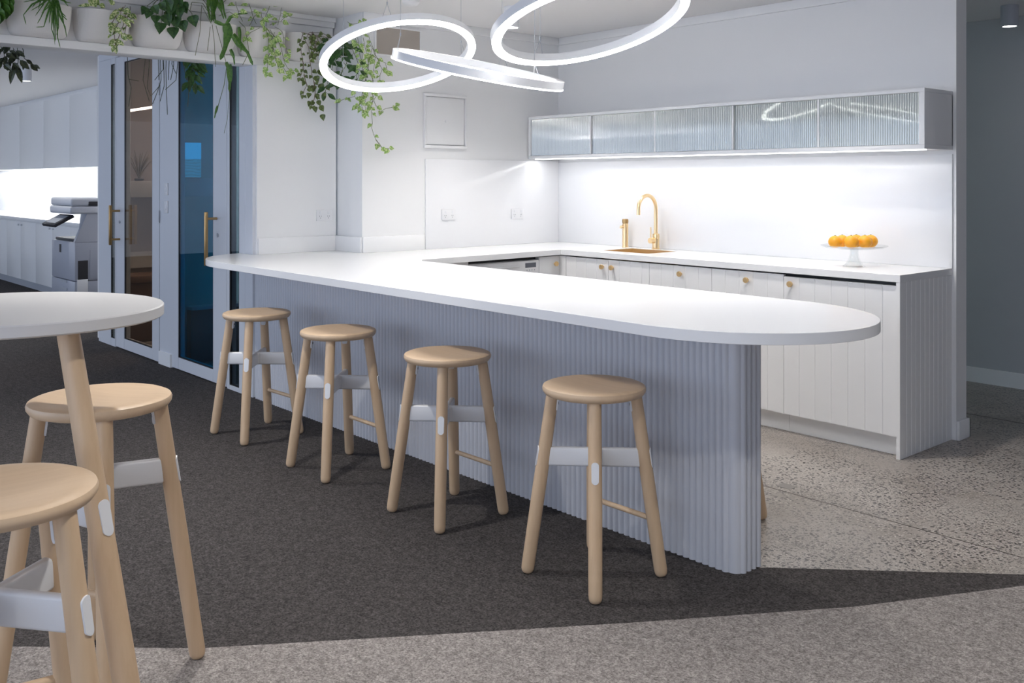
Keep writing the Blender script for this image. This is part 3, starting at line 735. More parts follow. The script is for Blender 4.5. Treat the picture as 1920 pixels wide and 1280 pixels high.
for k, (x, y, rz, lab) in enumerate(spots):
    o = cst if k == 0 else copy_tree(cst)
    o.location = (x, y, 0.0065 if k < 4 else 0.0005); o.rotation_euler = (0, 0, math.radians(rz))
    if lab: o['label'] = lab
bst = stool('bar_stool', 0.768, 0.180, 0.106, (0.510, 0.580), 0.305, 0.184, 'tall pale beech stool behind the leg of the round table', 'tall beech stools at the round table')
bst.location = (-2.700, 0.882, 0.0065); bst.rotation_euler = (0, 0, math.radians(-150))
b2_ = copy_tree(bst); b2_['label'] = 'tall pale beech stool cut off at the left foreground corner'
_p = on_z(-12, 928, 0.762); b2_.location = (_p.x, _p.y, 0.0065); b2_.rotation_euler = (0, 0, math.radians(82.8))

# ------------------------------------------------------------------ round high table
def cw(lat, D): return Vector((lat * CC - D * SS, lat * SS + D * CC, 0))
tc = cw(-1.252, 2.338)
T = empty('high_table', (tc.x, tc.y, 0.0065), math.atan2(SS, CC), label='white round high table with pale timber legs at the left edge', cat='table')
zt = 1.05 - 0.0065
MB().lathe([(0.3, zt - 0.030), (0.985 * 0.386, zt - 0.030), (0.386, zt - 0.026), (0.386, zt - 0.003), (0.383, zt), (0.0, zt)], seg=96, sy=0.337 / 0.386).build('tabletop', M['table'], T)
hub = MB(); hub.lathe([(0.05, zt - 0.045), (0.05, zt - 0.0305)], seg=24); hub.build('hub_plate', M['white_metal'], T)
arms = MB()
for an, first in ((-30, 1), (138, 0), (228, 0)):
    dv = Vector((math.cos(math.radians(an)), math.sin(math.radians(an)), 0))
    if first: a0, a1 = Vector((0.238, -0.138, 0.985)), Vector((0.400, -0.218, 0.244))
    else: a0, a1 = dv * 0.275 + Vector((0, 0, 0.985)), dv * 0.455 + Vector((0, 0, 0.244))
    sl = (a1 - a0) / (a1.z - a0.z)
    topp = a0 + sl * (zt - 0.031 - a0.z); bot = a0 + sl * (0 - a0.z)
    dd = (topp - bot); ln = dd.length; dd.normalize()
    q = [(0.0, 0.012), (0.003, 0.020), (0.012, 0.026), (0.028, 0.028), (ln * 0.5, 0.0275), (ln, 0.0245)]
    lg = MB().tube([bot + dd * t for t, _ in q], [w__ for _, w__ in q], 24).build('leg', M['wood'], T)
    pm = a0 + sl * (0.60 - a0.z); od = Vector((pm.x, pm.y, 0)).normalized(); side = Vector((-od.y, od.x, 0))
    o = MB(); ri, ro = [], []
    for k in range(20):
        a_ = 2 * PI * k / 20; cx_ = 0.014 * math.cos(a_); cz_ = 0.014 * math.sin(a_) + (0.026 if math.sin(a_) >= 0 else -0.026)
        bp = pm + side * cx_ + dd * cz_
        ri.append(bp + od * 0.015); ro.append(bp + od * (0.0300 - 0.003 * (cx_ / 0.014) ** 2))
    o.rings([ri, ro]); o.build('brace_cap', M['white_metal'], lg)
    mt = Matrix.Rotation(math.atan2(pm.y, pm.x), 4, 'Z')
    arms.box(0, math.hypot(pm.x, pm.y) - 0.014, -0.0125, 0.0125, 0.568, 0.632, 0.009, 3, mt)
arms.build('cross_brace', M['white_metal'], T)

# ------------------------------------------------------------------ pendant rings
def ring_light(cpx, cpy, D, R, nx, ny, nw, label, wires):
    c = depth(cpx, cpy, D)
    wv_ = ray(cpx, cpy).normalized(); rt = Vector((CC, SS, 0)); dn = wv_.cross(rt).normalized()
    if dn.z > 0: dn = -dn
    N = (rt * nx + dn * ny + wv_ * nw).normalized()
    if N.z < 0: N = -N
    ax = N.orthogonal().normalized(); ay = N.cross(ax)
    r = empty('pendant_ring', tuple(c), label=label, cat='pendant light', group='glowing ring pendants above the peninsula')
    W, HH, seg = 0.036, 0.021, 128
    def rg(prof, mb):
        mb.rings([[(ax * math.cos(2 * PI * i / seg) + ay * math.sin(2 * PI * i / seg)) * q + N * z for q, z in prof] for i in range(seg)], loop=True)
    bm1 = MB(); rg([(R, HH), (R, -HH + 0.006), (R - W, -HH + 0.006), (R - W, HH)], bm1); bm1.build('ring_body', M['white_metal'], r)
    bm2 = MB(); rg([(R + 0.0005, -HH + 0.006), (R + 0.0005, -HH), (R - W - 0.0005, -HH), (R - W - 0.0005, -HH + 0.006)], bm2); bm2.build('diffuser', M['led'], r)
    for k in range(3):
        a = 2 * PI * (k / 3 + wires)
        p = (ax * math.cos(a) + ay * math.sin(a)) * (R - W / 2) + N * HH
        q0 = Vector((p.x * 0.96, p.y * 0.96, p.z + 0.07)); q1 = Vector((p.x * 0.96, p.y * 0.96, CEIL - c.z - 0.001))
        t_ = (ax * -math.sin(a) + ay * math.cos(a)) * 0.022
        wr = MB(); wr.tube([q0, q1], 0.0011, 6); wr.tube([p + t_, q0], 0.0011, 6); wr.tube([p - t_, q0], 0.0011, 6)
        wr.tube([q0 + Vector((0, 0, -0.006)), q0 + Vector((0, 0, 0.008))], 0.0035, 8)
        wr.build('suspension_wire', M['greyplast'], r)
        cp_ = MB(); cp_.lathe([(0.014, q1.z - 0.010), (0.014, q1.z)], q1.x, q1.y, 16); cp_.build('ceiling_fixing', M['white_metal'], r)
    return r
ring_light(746.5, 103.5, 4.96, 0.403, -0.143, -0.897, 0.418, 'glowing ring pendant on the left in front of the vines', 0.10)
ring_light(897, 130, 4.47, 0.405, 0.19, -0.98, -0.050, 'thin edge-on ring pendant between the two wider rings', 0.22)
ring_light(1105.5, 40, 3.93, 0.411, -0.231, -0.898, 0.374, 'largest glowing ring pendant cut by the top of the picture', 0.02)

# ------------------------------------------------------------------ downlights
def downlight(x, y, label, power, r_=0.05, hgt=0.13):
    r = empty('ceiling_downlight', (x, y, CEIL), label=label, cat='ceiling light', group='cylinder ceiling downlights')
    MB().lathe([(r_ - 0.012, -hgt + 0.010), (r_ - 0.010, -hgt), (r_, -hgt), (r_, -0.0005), (0.01, -0.0005)], seg=32).build('housing', M['white_metal'] if power != 0.7 else M['greyplast'], r)
    MB().lathe([(r_ - 0.011, -hgt + 0.003), (r_ - 0.011, -hgt + 0.009), (0.001, -hgt + 0.009)], seg=24).build('lens', M['dl'], r)
    if power > 0:
        l = bpy.data.lights.new('downlight_beam', 'SPOT'); l.energy = power; l.spot_size = math.radians(110); l.spot_blend = 0.8; l.shadow_soft_size = 0.04; l.color = (1.0, 0.97, 0.93)
        o = bpy.data.objects.new('downlight_beam', l); COL.objects.link(o); o.location = (x, y, CEIL - hgt - 0.012)
downlight(-4.48, 3.93, 'white cylinder downlight over the kitchen floor inside the largest ring', 30)
downlight(-2.42, 6.2, 'grey cylinder downlight in the dim hallway', 0.7)
dlp = depth(50, 152, 9.07)
downlight(dlp.x, dlp.y, 'cylinder downlight seen past the leaves at the far left', 22, 0.044, 0.136)
downlight(-2.6, 4.0, 'white cylinder downlight above the concrete floor beyond the picture top', 34)
for k, (x, y) in enumerate(((-1.2, 1.2), (-1.2, -1.2), (-3.6, -1.2), (-6.0, -1.0), (-8.4, 0.6), (-0.2, 3.0), (-3.3, 1.35), (-5.0, 1.35))):  # unseen downlights added to brighten office, stools and carpet
    downlight(x, y, ['cylinder downlight of the open office, nearest the peninsula end', 'cylinder downlight of the open office behind the viewer', 'cylinder downlight of the open office left of the viewer', 'cylinder downlight of the open office near the passage', 'cylinder downlight before the glass doors', 'cylinder downlight at the right of the carpet', 'cylinder downlight between the round table and the stools', 'cylinder downlight above the two far stools'][k], 46)
# sprinkler-like detector ring by the ceiling
sd = on_z(770, 8, CEIL - 0.03)
r = empty('smoke_detector', (sd.x, sd.y, CEIL), label='small round ceiling detector above the left pendant ring', cat='detector')
MB().lathe([(0.05, -0.001), (0.052, -0.02), (0.04, -0.035), (0.02, -0.04), (0.001, -0.04)], seg=28).build('body', M['plastic'], r)

# ------------------------------------------------------------------ wall planters and plants
random.seed(7)
def leaf(mb, p, d, n, L, W, kind):
    """one folded leaf: base p, direction d, rough normal n"""
    d = d.normalized(); n = (n - d * n.dot(d))
    n = n.normalized() if n.length > 1e-5 else d.orthogonal().normalized()
    s = d.cross(n).normalized()
    if kind == 'heart': prof = [(0.0, 0.10), (0.06, 0.62), (0.22, 0.98), (0.45, 0.90), (0.70, 0.52), (0.88, 0.20), (1.0, 0.0)]
    elif kind == 'round': prof = [(0.0, 0.15), (0.12, 0.70), (0.35, 1.0), (0.62, 0.95), (0.85, 0.62), (1.0, 0.0)]
    elif kind == 'strap': prof = [(0.0, 0.5), (0.15, 0.9), (0.45, 1.0), (0.75, 0.8), (0.92, 0.4), (1.0, 0.0)]
    else: prof = [(0.0, 0.10), (0.15, 0.62), (0.40, 1.0), (0.65, 0.80), (0.85, 0.40), (1.0, 0.0)]
    curl = random.uniform(0.10, 0.28) * L
    mid, lft, rgt = [], [], []
    for t, w in prof:
        c = p + d * (L * t) - n * (curl * t * t)
        mid.append(mb.bm.verts.new(c))
        if w > 0:
            e = n * (0.22 * W * w)
            lft.append(mb.bm.verts.new(c + s * (W * w / 2) + e)); rgt.append(mb.bm.verts.new(c - s * (W * w / 2) + e))
        else: lft.append(mid[-1]); rgt.append(mid[-1])
    for i in range(len(prof) - 1):
        for q in (lft, rgt):
            vs = [mid[i], mid[i + 1], q[i + 1], q[i]]
            vs = [v_ for k, v_ in enumerate(vs) if v_ not in vs[:k]]
            if len(vs) >= 3: mb.face(vs)
def vine(lm, sm, pts, step, L, W, kind, spread=0.7, srad=0.0016, drop=0.4, jit=0.3):
    """pts: world points of the stem"""
    pts = [Vector(p) for p in pts]
    # resample with wobble
    dense = []
    for a, b_ in zip(pts, pts[1:]):
        k = max(2, int((b_ - a).length / 0.03))
        for i in range(k): dense.append(a.lerp(b_, i / k) + Vector((random.uniform(-1, 1), random.uniform(-1, 1), random.uniform(-1, 1))) * 0.004)
    dense.append(pts[-1])
    sm.tube(dense, srad, 5)
    acc = 0; side = 1
    for a, b_ in zip(dense, dense[1:]):
        acc += (b_ - a).length
        if acc >= step:
            acc = 0; side = -side
            t = (b_ - a).normalized()
            lat = Vector((0.25, 1, 0)).normalized() * side * spread + Vector((random.uniform(0.0, 0.7), random.uniform(-jit, jit), 0))
            d = (t * 0.4 + lat + Vector((0, 0, -drop))).normalized()
            n = Vector((0.8 + random.uniform(-0.3, 0.3), -0.6 + random.uniform(-0.3, 0.3), 0.35 + random.uniform(-0.4, 0.4)))
            f = random.uniform(0.7, 1.2)
            pb = b_ + d * L * 0.28
            sm.tube([b_, pb], srad * 0.7, 4)
            leaf(lm, pb, d, n, L * f, W * f, kind)
    d = (dense[-1] - dense[-2]).normalized()
    leaf(lm, dense[-1], d, Vector((0.8, -0.6, 0.3)), L, W, kind)
PXF = -5.445
def px(p, X=PXF): return on_x(p[0], p[1], X)

def planter(y0, y1, X0=-5.60):
    """wall pot: wide oval bowl, flat at the wall, rounded lower corners"""
    cy = (y0 + y1) / 2; hw = (y1 - y0) / 2
    m = MB(); rings = []
    prof = [(0.70, 0.045, 2.1308), (0.80, 0.075, 2.138), (0.88, 0.095, 2.156), (0.94, 0.115, 2.190), (0.975, 0.128, 2.240), (1.0, 0.138, 2.305), (0.975, 0.132, 2.307), (0.93, 0.115, 2.295)]
    for k, dep, z in prof:
        rr2 = []
        for i in range(25):
            a = -PI / 2 + PI * i / 24
            ca, sa = math.cos(a), math.sin(a)
            e = 0.62
            rr2.append((dep * abs(ca) ** e, hw * k * (abs(sa) ** e) * (1 if sa >= 0 else -1), z))
        rings.append(rr2)
    m.rings(rings, True, True)
    return m
def potted(name, y0, y1, label, build, lmat, smat, group='planted wall pots along the beam'):
    cy = (y0 + y1) / 2
    r = empty(name, (-5.5995, cy, 0), label=label, cat='plant', group=group)
    r['group'] = group
    m = planter(y0, y1); bmesh.ops.translate(m.bm, verts=m.bm.verts, vec=(0, 0, 0))
    m.build('pot', M['pot'], r)
    hw = (y1 - y0) / 2 * 0.85
    MB().lathe([(1, 2.296), (1, 2.300), (0.001, 2.303)], cx=0.055, seg=24, sx=0.05, sy=hw).build('soil', M['soil'], r)
    lm, sm = MB(), MB(); build(lm, sm)
    for q, nm, mt in ((lm, 'leaves', lmat), (sm, 'stems', smat)):
        bmesh.ops.translate(q.bm, verts=q.bm.verts, vec=(5.5995, -cy, 0))
        if len(q.bm.verts): q.build(nm, mt, r, recalc=(nm != 'leaves'))
        else: q.bm.free()
    return r
def root_pt(p): return on_x(p[0], p[1], -5.53)

def strands(lm, sm, items, L, W, kind='strap'):
    for pts in items:
        P_ = [px(q) for q in pts]; n = len(P_)
        # a strap leaf drawn as a narrow folded ribbon along the points
        dense = []
        for a, b_ in zip(P_, P_[1:]):
            for i in range(4): dense.append(a.lerp(b_, i / 4))
        dense.append(P_[-1])
        k = len(dense); nn = Vector((0.75, -0.65, 0.1))
        prev = None
        for i, c in enumerate(dense):
            t = (dense[min(i + 1, k - 1)] - dense[max(i - 1, 0)]).normalized()
            s = t.cross(nn).normalized(); f = i / (k - 1)
            w = W * (0.45 + 0.55 * math.sin(PI * min(1, f * 1.4 + 0.15))) if f < 0.97 else W * 0.1
            cur = [lm.bm.verts.new(c - s * w / 2), lm.bm.verts.new(c + nn * w * -0.25), lm.bm.verts.new(c + s * w / 2)]
            if prev:
                lm.face([prev[0], prev[1], cur[1], cur[0]]); lm.face([prev[1], prev[2], cur[2], cur[1]])
            prev = cur

def b0(lm, sm):
    for p in ((-6, 8), (6, 4), (16, 12), (4, 26), (-4, 34), (22, 2), (10, 18)):
        c = px(p); leaf(lm, c + Vector((0, -0.03, 0.03)), Vector((0.1, random.uniform(0.1, 0.6), -0.9)), Vector((0.8, -0.6, 0.2)), 0.085, 0.09, 'round')
        sm.tube([root_pt((p[0], -12)), c], 0.0015, 5)
potted('potted_plant', 0.98, 1.29, 'white wall pot with round dark leaves at the top left corner', b0, M['leaf_mid'], M['stem'])
def b1(lm, sm):
    its = [[(92, -6), (60, 8), (44, 28), (49, 46)], [(94, -4), (75, 10), (58, 20)], [(98, 0), (88, 30), (82, 50), (67, 51)],
           [(100, 0), (98, 30), (97, 55), (104, 76)], [(102, 0), (104, 40), (104, 78)], [(103, 2), (112, 30), (122, 50), (125, 70)],
           [(100, 2), (107, 45), (108, 70), (113, 90)], [(100, 0), (90, 14), (78, 24)], [(101, -4), (112, 18), (118, 30), (126, 38)], [(96, -6), (76, 2), (72, 18)],
           [(108, 0), (114, 22), (124, 32)], [(99, 0), (101, 20), (102, 60)], [(90, -8), (62, 0), (44, 4)], [(104, -6), (120, 2), (128, 12)],
           [(96, -4), (84, 16), (76, 34), (70, 44)], [(99, 0), (94, 26), (92, 44)], [(104, 0), (116, 26), (120, 48), (124, 60)], [(106, -2), (108, 22), (110, 50), (106, 66)], [(92, -8), (70, 2), (60, 14)], [(90, -4), (98, 14), (104, 30)], [(98, -4), (100, 40), (103, 84)], [(86, -6), (80, 10), (66, 30)], [(110, -6), (124, 4), (134, 6)]]
    strands(lm, sm, its, 0, 0.0105)
potted('potted_plant', 1.335, 1.66, 'white wall pot with narrow grassy leaves trailing down', b1, M['leaf_mid'], M['stem'])
def b2(lm, sm):
    vine(lm, sm, [root_pt((236, 10)), px((228, 20)), px((222, 42)), px((214, 62)), px((216, 84))], 0.013, 0.050, 0.030, 'lance', 0.8)
    vine(lm, sm, [root_pt((240, 14)), px((236, 30)), px((230, 50)), px((222, 72))], 0.014, 0.048, 0.029, 'lance', 0.8)
    vine(lm, sm, [root_pt((232, 12)), px((216, 30)), px((210, 48))], 0.014, 0.048, 0.029, 'lance', 0.8)
    for (x0_, y0_), (x1_, y1_), w__ in (((168, -6), (188, 10), .045), ((166, -4), (182, 14), .04), ((186, 8), (198, 14), .03), ((172, 10), (146, 10), .022), ((208, 2), (214, 10), .03), ((210, -8), (206, 6), .03)):
        A_, B_ = px((x0_, y0_)), px((x1_, y1_)); leaf(lm, A_, B_ - A_, Vector((0.8, -0.6, 0.2)), (B_ - A_).length, w__, 'lance')
    vine(lm, sm, [root_pt((244, 12)), px((240, 36)), px((234, 62))], 0.016, 0.042, 0.028, 'lance', 0.8)
    leaf(lm, px((204, 80)), px((220, 94)) - px((204, 80)), Vector((0.7, -0.6, 0.3)), 0.07, 0.018, 'lance')
potted('potted_plant', 1.675, 1.975, 'white wall pot with a cream and green variegated trailing plant', b2, M['leaf_hoya'], M['brownstem'])
def b2b(lm, sm):
    pass
def b3(lm, sm):
    items = [(287, 20, .5), (300, 14, .5), (310, 36, .2), (293, 38, -.2), (303, 52, -.3), (318, 28, .1), (328, 40, 0), (325, 60, -.1), (340, 48, .2), (360, 38, .2), (331, 8, .2), (322, 18, -.3), (312, 8, .3), (340, 14, .4), (282, 30, -.6), (276, 24, -.8), (335, 22, 0), (330, -4, 0.1)]
    for (x, y, s_) in items:
        c = px((x, y), -5.455 + random.uniform(-0.015, 0.02)); sm.tube([root_pt((x * 0.5 + 155, -2)), c + Vector((0, 0, 0.04)), c], 0.0016, 5)
        big = 0.070 if x > 300 else 0.055
        leaf(lm, c + Vector((0, 0, 0.028)), Vector((0.25, s_, -0.9)), Vector((0.85, -0.5, 0.25)), big, big * 1.0, 'heart')
potted('potted_plant', 1.985, 2.285, 'white wall pot with glossy dark heart-shaped leaves', b3, M['leaf_dark'], M['stem'])
def b4(lm, sm):
    for pts in ([(402, 40), (380, 6), (360, 4), (356, 20)], [(396, 44), (378, 10), (375, 60), (366, 104)], [(398, 46), (402, 80), (404, 125)], [(394, 50), (392, 70), (389, 95)], [(405, 48), (418, 95), (424, 118)], [(410, 30), (430, 22), (446, 32)], [(400, 30), (385, 5), (377, -5)], [(448, 40), (460, 52), (467, 98), (455, 122)], [(412, 10), (430, -5)]):
        P_ = [px(q) for q in pts]; sm.tube(P_, 0.0017, 5)
    its = [[(396, -10), (398, 20), (396, 42)], [(402, -8), (400, 15), (404, 40)], [(402, 40), (418, 46), (430, 44)], [(392, -8), (390, 14), (394, 38)], [(398, -10), (404, 10), (398, 38)], [(408, -8), (402, 18), (400, 40)], [(412, -6), (418, 14), (424, 36)]]
    strands(lm, sm, its, 0, 0.024)
    big = [[(424, 44), (428, 62), (422, 90), (413, 112)], [(436, 64), (448, 82), (464, 98), (474, 122)], [(424, 46), (432, 32), (448, 26), (465, 25)], [(432, 92), (438, 106), (440, 122)], [(448, 50), (450, 70), (452, 98)], [(405, 0), (414, 18), (420, 36)], [(424, 116), (428, 128), (426, 140)]]
    for q in big[:2]: strands(lm, sm, [q], 0, 0.058 if q is big[0] else 0.040)
    strands(lm, sm, big[2:], 0, 0.022)
    strands(lm, sm, [[(430, 120), (431, 150), (430, 172)]], 0, 0.036)
    sm.tube([px((426, 118)), px((420, 160)), px((410, 195)), px((404, 215))], 0.002, 5)
    strands(lm, sm, [[(408, 198), (404, 212), (402, 222)]], 0, 0.016)
    sm.tube([px((430, 150)), px((430, 185)), px((426, 225)), px((420, 250))], 0.0012, 5)
potted('potted_plant', 2.30, 2.615, 'white wall pot with broad hanging leaves and thin green strands', b4, M['leaf_mid'], M['stem'])
def b5(lm, sm):
    def V(*pts, st=0.028, L=0.036): vine(lm, sm, [px(q) for q in pts], st, L * 1.08, L * 0.88, 'heart', 0.9, 0.0014)
    V((470, 50), (500, 52), (510, 70), (513, 95), (520, 112))
    V((500, 52), (515, 66), (525, 84), (530, 108), (538, 128), (552, 132))
    V((480, 46), (468, 10), (460, -6)); V((500, 50), (498, 30), (506, 10), (500, -4))
    V((505, 55), (516, 70), (512, 92), (500, 112)); V((488, 52), (470, 60), (462, 70))
    V((515, 50), (530, 60), (532, 80), (540, 100)); V((455, 40), (446, 20), (442, 2))
    V((500, 55), (505, 95), (500, 135)); V((522, 108), (530, 122), (540, 140)); V((506, 46), (526, 40), (540, 30)); V((520, 48), (526, 26), (530, 8))
    V((468, 48), (478, 30), (490, 22), (492, 40)); V((515, 60), (508, 80), (515, 108), (522, 128))
potted('potted_plant', 2.635, 2.945, 'white wall pot overflowing with lime variegated heart leaves', b5, M['leaf_pothos'], M['stem'])
def b6(lm, sm):
    def V(*pts, st=0.017, L=0.024): vine(lm, sm, [px(q, -5.43) for q in pts], st, L * 1.2, L * 1.05, 'heart', 0.9, 0.0018)
    V((565, 60), (582, 66), (592, 78), (586, 100)); V((568, 62), (562, 80), (566, 108), (570, 140), (578, 165))
    V((575, 64), (594, 66), (600, 90), (604, 96)); V((585, 62), (600, 72), (604, 88)); V((566, 66), (578, 86), (581, 110), (584, 140), (592, 165), (588, 190))
    V((590, 66), (592, 88), (584, 104)); V((580, 60), (596, 60), (612, 66)); V((570, 140), (574, 160), (568, 178)); V((588, 150), (592, 175), (584, 198)); V((600, 66), (612, 70), (634, 72), st=0.05)
    V((566, 108), (568, 130), (562, 146)); V((580, 60), (574, 68), (598, 80), (594, 100)); V((586, 60), (582, 80), (598, 96))
    for (x, y, s_, L) in ((582, 198, -.5, .04), (590, 208, .1, .04), (600, 206, .5, .045), (604, 222, .1, .045), (596, 196, .3, .04), (588, 168, -.2, .05), (600, 165, .3, .05), (594, 184, 0, .04), (612, 168, .5, .04), (580, 182, -.3, .04), (606, 182, .4, .035), (592, 150, 0.2, .05), (598, 138, 0.4, .05)):
        c = px((x, y - 8), -5.44); leaf(lm, c, Vector((0.2, s_, -0.85)), Vector((0.85, -0.5, 0.2)), L, L * 0.85, 'heart')
potted('potted_plant', 2.965, 3.30, 'white wall pot with small olive ivy leaves hanging far down', b6, M['leaf_ivy'], M['brownstem'])
# plants standing on the beam end, trailing in front of the step
def hanging(name, label, lmat, smat, fn):
    r = empty(name, (-5.45, 3.2, 2.13), label=label, cat='plant', group='trailing plants at the kitchen end of the beam')
    lm, sm = MB(), MB(); fn(lm, sm)
    for q, nm, mt in ((lm, 'leaves', lmat), (sm, 'stems', smat)):
        bmesh.ops.translate(q.bm, verts=q.bm.verts, vec=(5.45, -3.2, -2.13)); q.build(nm, mt, r, recalc=(nm != 'leaves'))
    return r
def swing(q, far=-5.13):
    t = min(1, max(0, (q[0] - 606) / 50)); return on_x(q[0], q[1], -5.46 + t * (far + 5.46))
def h1(lm, sm):
    for pts in ([(612, 66), (640, 84), (652, 110), (640, 140)], [(625, 70), (660, 90), (672, 120), (668, 148)], [(620, 70), (628, 100), (622, 130)], [(630, 72), (645, 120), (636, 150)], [(616, 68), (612, 110), (616, 150), (610, 172)]):
        vine(lm, sm, [swing(q) for q in pts], 0.026, 0.072, 0.034, 'lance', 0.9, 0.0018)
hanging('trailing_plant', 'dark green long-leaved trailing plant seen through the left ring', M['leaf_dark'], M['stem'], h1)
def h2(lm, sm):
    def V(*pts, st=0.022, L=0.034): vine(lm, sm, [swing(q, -5.10) for q in pts], st * 0.85, L * 1.15, L * 0.92, 'heart', 0.9, 0.0014)
    V((640, 60), (690, 66), (704, 100), (700, 140), (698, 200), (697, 240), (704, 262), (716, 276), st=0.045)
    V((680, 70), (690, 110), (686, 150), (676, 190), (682, 212)); V((690, 75), (708, 110), (716, 130), (712, 150)); V((660, 64), (680, 100), (672, 140), (665, 180), (640, 188))
    V((696, 170), (704, 198), (716, 206), (742, 198), st=0.04); V((685, 120), (700, 150), (705, 180), (694, 200)); V((650, 40), (662, 46), (680, 40), st=0.03); V((690, 100), (722, 118), (726, 132))
    V((690, 165), (684, 190), (668, 200)); V((670, 70), (676, 110), (690, 160)); V((704, 262), (718, 280), (730, 278), st=0.03); V((697, 90), (690, 130), (680, 170), (686, 205))
hanging('trailing_plant', 'lime variegated vine trailing lowest beside the blue tinted wall step', M['leaf_pothos'], M['stem'], h2)
# plants hanging behind the beam
def rear(label, lmat, smat, fn, X=-5.77):
    r = empty('trailing_plant', (X, 2.0, 2.13), label=label, cat='plant', group='trailing plants behind the beam')
    lm, sm = MB(), MB(); fn(lm, sm, X)
    for q, nm, mt in ((lm, 'leaves', lmat), (sm, 'stems', smat)):
        if not len(q.bm.verts): q.bm.free(); continue
        bmesh.ops.translate(q.bm, verts=q.bm.verts, vec=(-X, -2.0, -2.13)); q.build(nm, mt, r, recalc=(nm != 'leaves'))
def r1(lm, sm, X):  # leftmost strands model faint reflections in the door glass as stems
    for pts in ([(296, 80), (298, 150)], [(300, 80), (302, 150), (294, 175), (286, 195)], [(306, 80), (308, 160), (300, 190)], [(312, 80), (311, 130), (312, 175), (314, 215)], [(318, 80), (316, 150)], [(322, 80), (326, 120), (320, 150)], [(330, 80), (334, 110), (330, 150), (310, 168)], [(336, 80), (346, 130), (350, 150)], [(238, 80), (240, 140), (246, 165), (241, 200)], [(276, 80), (268, 150), (280, 190)], [(282, 90), (276, 165), (283, 180), (300, 160)], [(240, 148), (260, 152)], [(304, 80), (306, 130), (290, 150)], [(326, 80), (322, 120), (330, 138)], [(350, 95), (354, 170), (352, 200)]):
        sm.tube([on_x(q[0], q[1], X) for q in pts], 0.0021, 5)
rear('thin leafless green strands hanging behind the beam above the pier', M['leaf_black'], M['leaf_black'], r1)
def r2(lm, sm, X):
    for pts in ([(352, 90), (358, 125), (356, 150)], [(366, 90), (364, 130), (366, 155)], [(350, 95), (362, 118)], [(372, 95), (360, 135)]):
        vine(lm, sm, [on_x(q[0], q[1], X) for q in pts], 0.024, 0.075, 0.036, 'lance', 0.6, 0.002)
rear('dark leaf cluster hanging behind the beam before the blue glass', M['leaf_dark'], M['stem'], r2)
def r3(lm, sm, X):
    for pts in ([(-6, 70), (6, 98), (10, 112)], [(10, 70), (20, 100), (4, 118)], [(22, 70), (26, 104), (20, 115)], [(32, 80), (33, 110), (32, 122)], [(40, 80), (46, 108), (57, 120)], [(0, 80), (14, 92), (12, 105)]):
        vine(lm, sm, [on_x(q[0], q[1], X) for q in pts], 0.022, 0.055, 0.030, 'lance', 0.8, 0.002)
    for a, b_ in (((28, 124), (16, 156)), ((34, 124), (40, 156)), ((30, 105), (14, 122)), ((4, 115), (-6, 124))):
        A, B = on_x(*a, X), on_x(*b_, X); leaf(lm, A, B - A, Vector((0.8, -0.5, 0.2)), (B - A).length, 0.034, 'lance')
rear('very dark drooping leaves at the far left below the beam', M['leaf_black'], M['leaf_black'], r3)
# grassy plant inside the bronze office
def r4(lm, sm, X):
    for k in range(22):
        p0 = Vector((0, 0, 0.0)); an = random.uniform(0, 2 * PI); sp_ = random.uniform(0.04, 0.17); hh_ = random.uniform(0.12, 0.30)
        q = [Vector((sp_ * t * math.cos(an) * 0.7, sp_ * t * math.sin(an), hh_ * (t - 0.35 * t * t) * 1.3)) for t in (0, .3, .6, .85, 1.0)]
        for i in range(4): lm.tube([q[i], q[i + 1]], [0.007 * (1 - i / 5), 0.007 * (1 - (i + 1) / 5)], 5)
r = empty('potted_plant', (-8.38, 3.06, 1.3605), label='grassy brown-green plant on the shelf behind the bronze glass door', cat='plant')
MB().lathe([(0.03, 0), (0.035, 0.004), (0.04, 0.02), (0.037, 0.022), (0.001, 0.02)], seg=20).build('pot', M['soil'], r)
lm, sm = MB(), MB(); r4(lm, sm, 0); sm.bm.free()
bmesh.ops.translate(lm.bm, verts=lm.bm.verts, vec=(0, 0, 0.025)); lm.build('leaves', M['leaf_dry'], r)

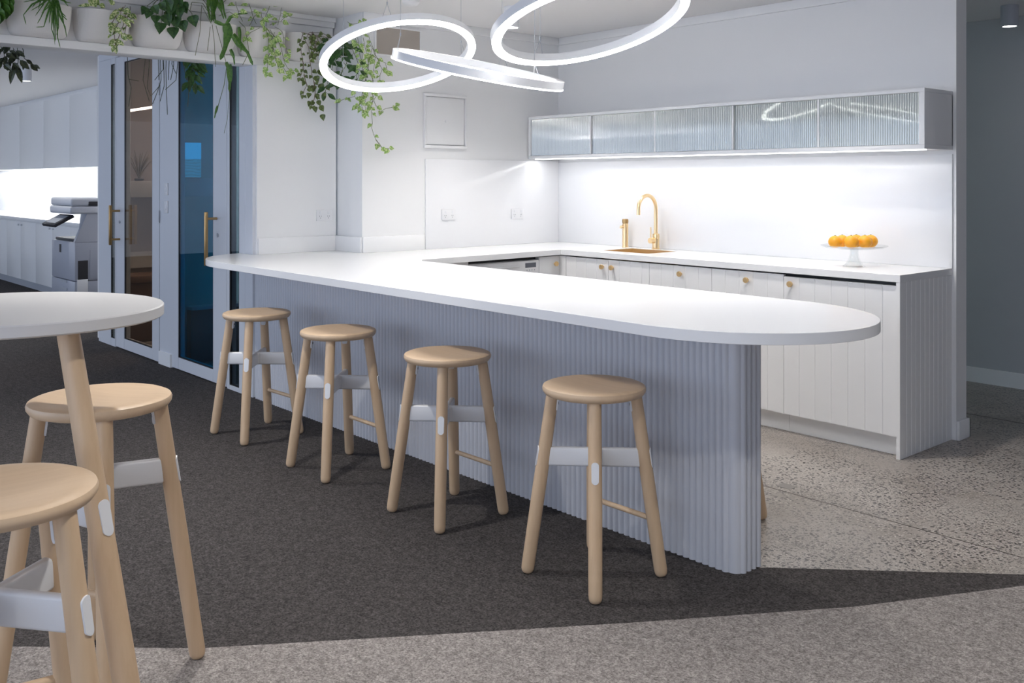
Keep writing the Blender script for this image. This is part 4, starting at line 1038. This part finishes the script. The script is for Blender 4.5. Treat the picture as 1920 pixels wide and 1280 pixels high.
# ------------------------------------------------------------------ light
def area(name, loc, rot, sx, sy, e, col=(1, 1, 1), portal=False):
    l = bpy.data.lights.new(name, 'AREA'); l.shape = 'RECTANGLE'; l.size = sx; l.size_y = sy; l.energy = e; l.color = col
    o = bpy.data.objects.new(name, l); COL.objects.link(o); o.location = loc; o.rotation_euler = rot
    if portal: l.cycles.is_portal = True
    return o
# strip lights: their light leaves the diffuser downwards
area('sink_strip_glow', (-3.74, 4.808, uz0 - 0.008), (0, 0, 0), 2.9, 0.014, 2.1, (0.97, 0.98, 1.0))
area('copy_strip_glow', (-12.8, 3.76, 1.512), (0, 0, 0), 8.2, 0.016, 24, (0.94, 0.97, 1.0))
area('office_one_lamp', (-7.8, 4.2, CEIL - 0.01), (0, 0, 0), 0.6, 0.6, 22, (1.0, 0.93, 0.87))  # unseen area light added to brighten the bronze office
area('office_two_lamp', (-6.2, 4.2, CEIL - 0.01), (0, 0, 0), 0.6, 0.6, 75, (0.75, 0.9, 1.0))  # unseen bluish area light added to lift the blue office
# daylight through the window wall
for x in (-15.7 - 0.0, -12.6, -9.5, -6.4, -3.3, -0.2, 2.65):
    area('window_portal', (x, -3.99, 1.325), (math.radians(90), 0, 0), 2.95, 1.95, 1, portal=True)
wd = bpy.data.worlds.new('daylight'); sc.world = wd; wd.use_nodes = True
wd.node_tree.nodes['Background'].inputs[0].default_value = (0.66, 0.775, 1.0, 1)
wd.node_tree.nodes['Background'].inputs[1].default_value = 1.55

# ------------------------------------------------------------------ camera
cam = bpy.data.cameras.new('camera'); co = bpy.data.objects.new('camera', cam); COL.objects.link(co)
co.location = (0, 0, H); co.rotation_euler = (PI / 2, 0, math.atan2(SS, CC))
cam.sensor_width = 36; cam.lens = F / 1920 * 36; cam.shift_y = -(640 - HY) / 1920
cam.clip_start = 0.05; cam.clip_end = 200
sc.camera = co
sc.view_settings.view_transform = 'Standard'; sc.view_settings.look = 'None'
sc.view_settings.exposure = 0.87; sc.view_settings.gamma = 1.0
try: sc.view_settings.use_curve_mapping = False
except Exception: pass
sc.cycles.max_bounces = 8; sc.cycles.diffuse_bounces = 5; sc.cycles.transparent_max_bounces = 16
sc.cycles.sample_clamp_indirect = 8
